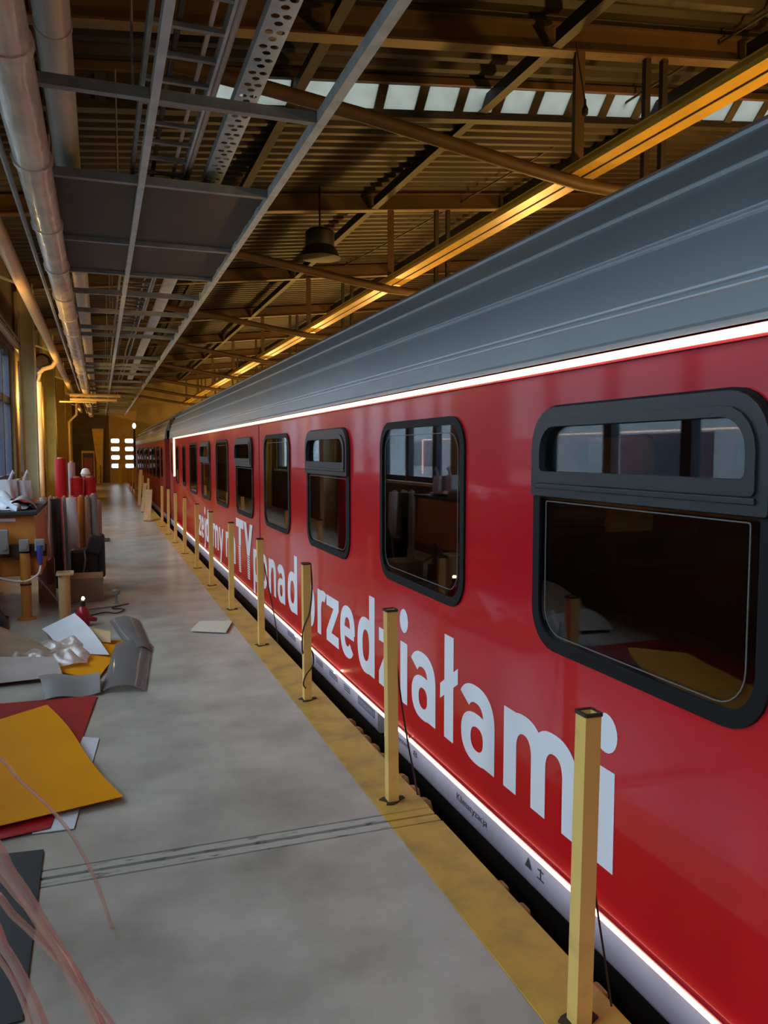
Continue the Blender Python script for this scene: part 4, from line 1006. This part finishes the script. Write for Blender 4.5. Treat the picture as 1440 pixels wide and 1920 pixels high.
# pile behind: brown paper, white sheets, plastic wrap, yellow film, acrylic
def ribbon(name, a, b, c, d, fnz, m, label, cat, n=14, th=.003):
    A, B, C_, D = [Vector(p) for p in (a, b, c, d)]
    def fn(u, v):
        p = A*(1-u)*(1-v)+B*u*(1-v)+C_*u*v+D*(1-u)*v
        p.z += fnz(u, v); return p
    return tag(MB().sheet(fn, n, n, th).build(name, m, smooth=True, origin=(A+B+C_+D)/4), label, cat)
ribbon('brown_paper', at(-60, 1150, Z=.22), at(112, 1222, Z=.05), at(70, 1245, Z=.02), at(-60, 1270, Z=.02), lambda u, v: .10*math.sin(math.pi*v)*(1-.6*u), 'card', 'curved brown packing paper on the floor at the frame edge', 'paper')
ribbon('white_paper', at(78, 1180, Z=.05), at(140, 1150, Z=.20), at(205, 1228, Z=.03), at(115, 1225, Z=.03), lambda u, v: .03*math.sin(math.pi*v), 'white', 'white paper sheet standing bent on the heap of scraps', 'paper')
ribbon('paper_strip', at(160, 1175, Z=.10), at(208, 1184, Z=.10), at(208, 1205, Z=.04), at(180, 1203, Z=.03), lambda u, v: .03*math.sin(math.pi*v), 'tube_card', 'curled orange-backed paper strip at the rear of the scrap heap', 'paper')
flat_sheet('yellow_scrap', [F(165, 1208), F(240, 1202), F(185, 1275), F(95, 1262)], .012, 'yellow_film', 'yellow film scrap under the plastic wrap on the floor', 'sheet', .003, .03)
ribbon('pale_paper', at(-60, 1232, Z=.10), at(95, 1232, Z=.08), at(118, 1268, Z=.03), at(-60, 1288, Z=.03), lambda u, v: .05*math.sin(math.pi*v), 'cloth', 'pale pinkish paper draped on the floor at the frame edge', 'paper')
crumple('plastic_wrap', F(88, 1238), .62, .75, .14, 'clear', 'crumpled clear plastic wrap lying on the scraps', 'plastic wrap', 11, nu=34, nv=34, base=.03)
ribbon('grey_sheet', at(72, 1268, Z=.05), at(188, 1262, Z=.06), at(188, 1300, Z=.015), at(85, 1312, Z=.015), lambda u, v: .03*math.sin(math.pi*v)+.01*math.sin(7*u), 'grey', 'dull grey bent sheet on the floor next to the red film', 'sheet')
def curl(name, a, b, c, d, h, label):
    return ribbon(name, a, b, c, d, lambda u, v: h*math.sin(math.pi*u)**.8, 'acrylic', label, 'acrylic sheet', 16, .004)
curl('acrylic_sheet', F(205, 1165, .01), F(262, 1165, .01), F(285, 1222, .01), F(245, 1225, .01), .05, 'hazy curved acrylic sheet lying farther back on the floor')
curl('acrylic_sheet', F(215, 1210, .01), F(285, 1210, .01), F(272, 1295, .01), F(190, 1298, .01), .045, 'hazy curved acrylic sheet lying nearer, beside the yellow scrap')
o = ribbon('cream_board', F(357, 1186), F(375, 1168), F(436, 1168), F(424, 1189), lambda u, v: .012, 'wood', 'small cream board lying alone on the walkway', 'board', 2, .01)
o.data.materials[0] = MT['white']; o.data.materials[0] = mat('cream_board', (.62, .55, .42), .6)

# ---- pinkish plastic strips arching in the lower corner
def strip(name, pix, w, label):
    P_ = [at(u, v, Y=y) for u, v, y in pix]; out = []
    p = P_[0]; g_ = Vector((-1.05+.1*math.sin(9*w*100), p.y+.12, .012))          # both ends come down to the floor
    P_ = [g_, Vector((g_.x+.12, g_.y-.02, p.z*.55)), Vector((p.x*.55+g_.x*.45, p.y+.05, p.z+.03))]+P_
    q = P_[-1]
    if q.z > .03: P_ += [Vector((q.x+.05, q.y-.04, q.z*.5)), Vector((q.x+.075, q.y-.06, .012))]
    for i in range(len(P_)-1):
        a, b = P_[i], P_[i+1]; a0 = P_[max(i-1, 0)]; b1 = P_[min(i+2, len(P_)-1)]
        for k in range(8):
            t = k/8; out.append(0.5*((2*a)+(b-a0)*t+(2*a0-5*a+4*b-b1)*t*t+(3*a-a0-3*b+b1)*t**3))
    out.append(P_[-1]); n = len(out)
    def fn(u, v):
        i = min(int(round(v*(n-1))), n-1); p = out[i]; d = (out[min(i+1, n-1)]-out[max(i-1, 0)]).normalized()
        s = d.cross(Vector((.25, 1, .15))).normalized(); q = d.cross(s)
        return p+s*((u-.5)*w)+q*(w*.35*(1-(2*u-1)**2))
    return tag(MB().sheet(fn, 6, n-1, .0015).build(name, 'strip', smooth=True, origin=out[n//2]), label, 'plastic strip', 'plastic strips in the near corner')
strip('plastic_strip', [(-40, 1405, 2.62), (40, 1465, 2.66), (120, 1545, 2.7), (175, 1640, 2.74), (211, 1742, 2.79)], .012, 'single thin pinkish plastic strip arching across the yellow sheet')
strip('plastic_strip', [(-60, 1560, 1.95), (20, 1640, 1.93), (90, 1750, 1.9), (150, 1850, 1.86), (215, 1990, 1.8)], .034, 'widest pinkish plastic strip arching in the near corner')
strip('plastic_strip', [(-60, 1655, 1.92), (30, 1720, 1.9), (110, 1800, 1.88), (180, 1880, 1.84), (250, 1990, 1.8)], .018, 'pinkish plastic strip crossing over the widest one')
strip('plastic_strip', [(-60, 1700, 1.85), (10, 1780, 1.83), (50, 1850, 1.81), (80, 1920, 1.79), (100, 2000, 1.76)], .024, 'lowest pinkish plastic strip at the bottom corner of the frame')
strip('plastic_strip', [(-60, 1740, 1.9), (0, 1800, 1.89), (40, 1870, 1.88), (70, 1960, 1.86)], .012, 'narrow pinkish plastic strip beside the lowest one')
strip('plastic_strip', [(-60, 1610, 2.0), (40, 1690, 1.98), (120, 1790, 1.95), (175, 1880, 1.92), (210, 1990, 1.88)], .015, 'narrow pinkish plastic strip running along the widest one')
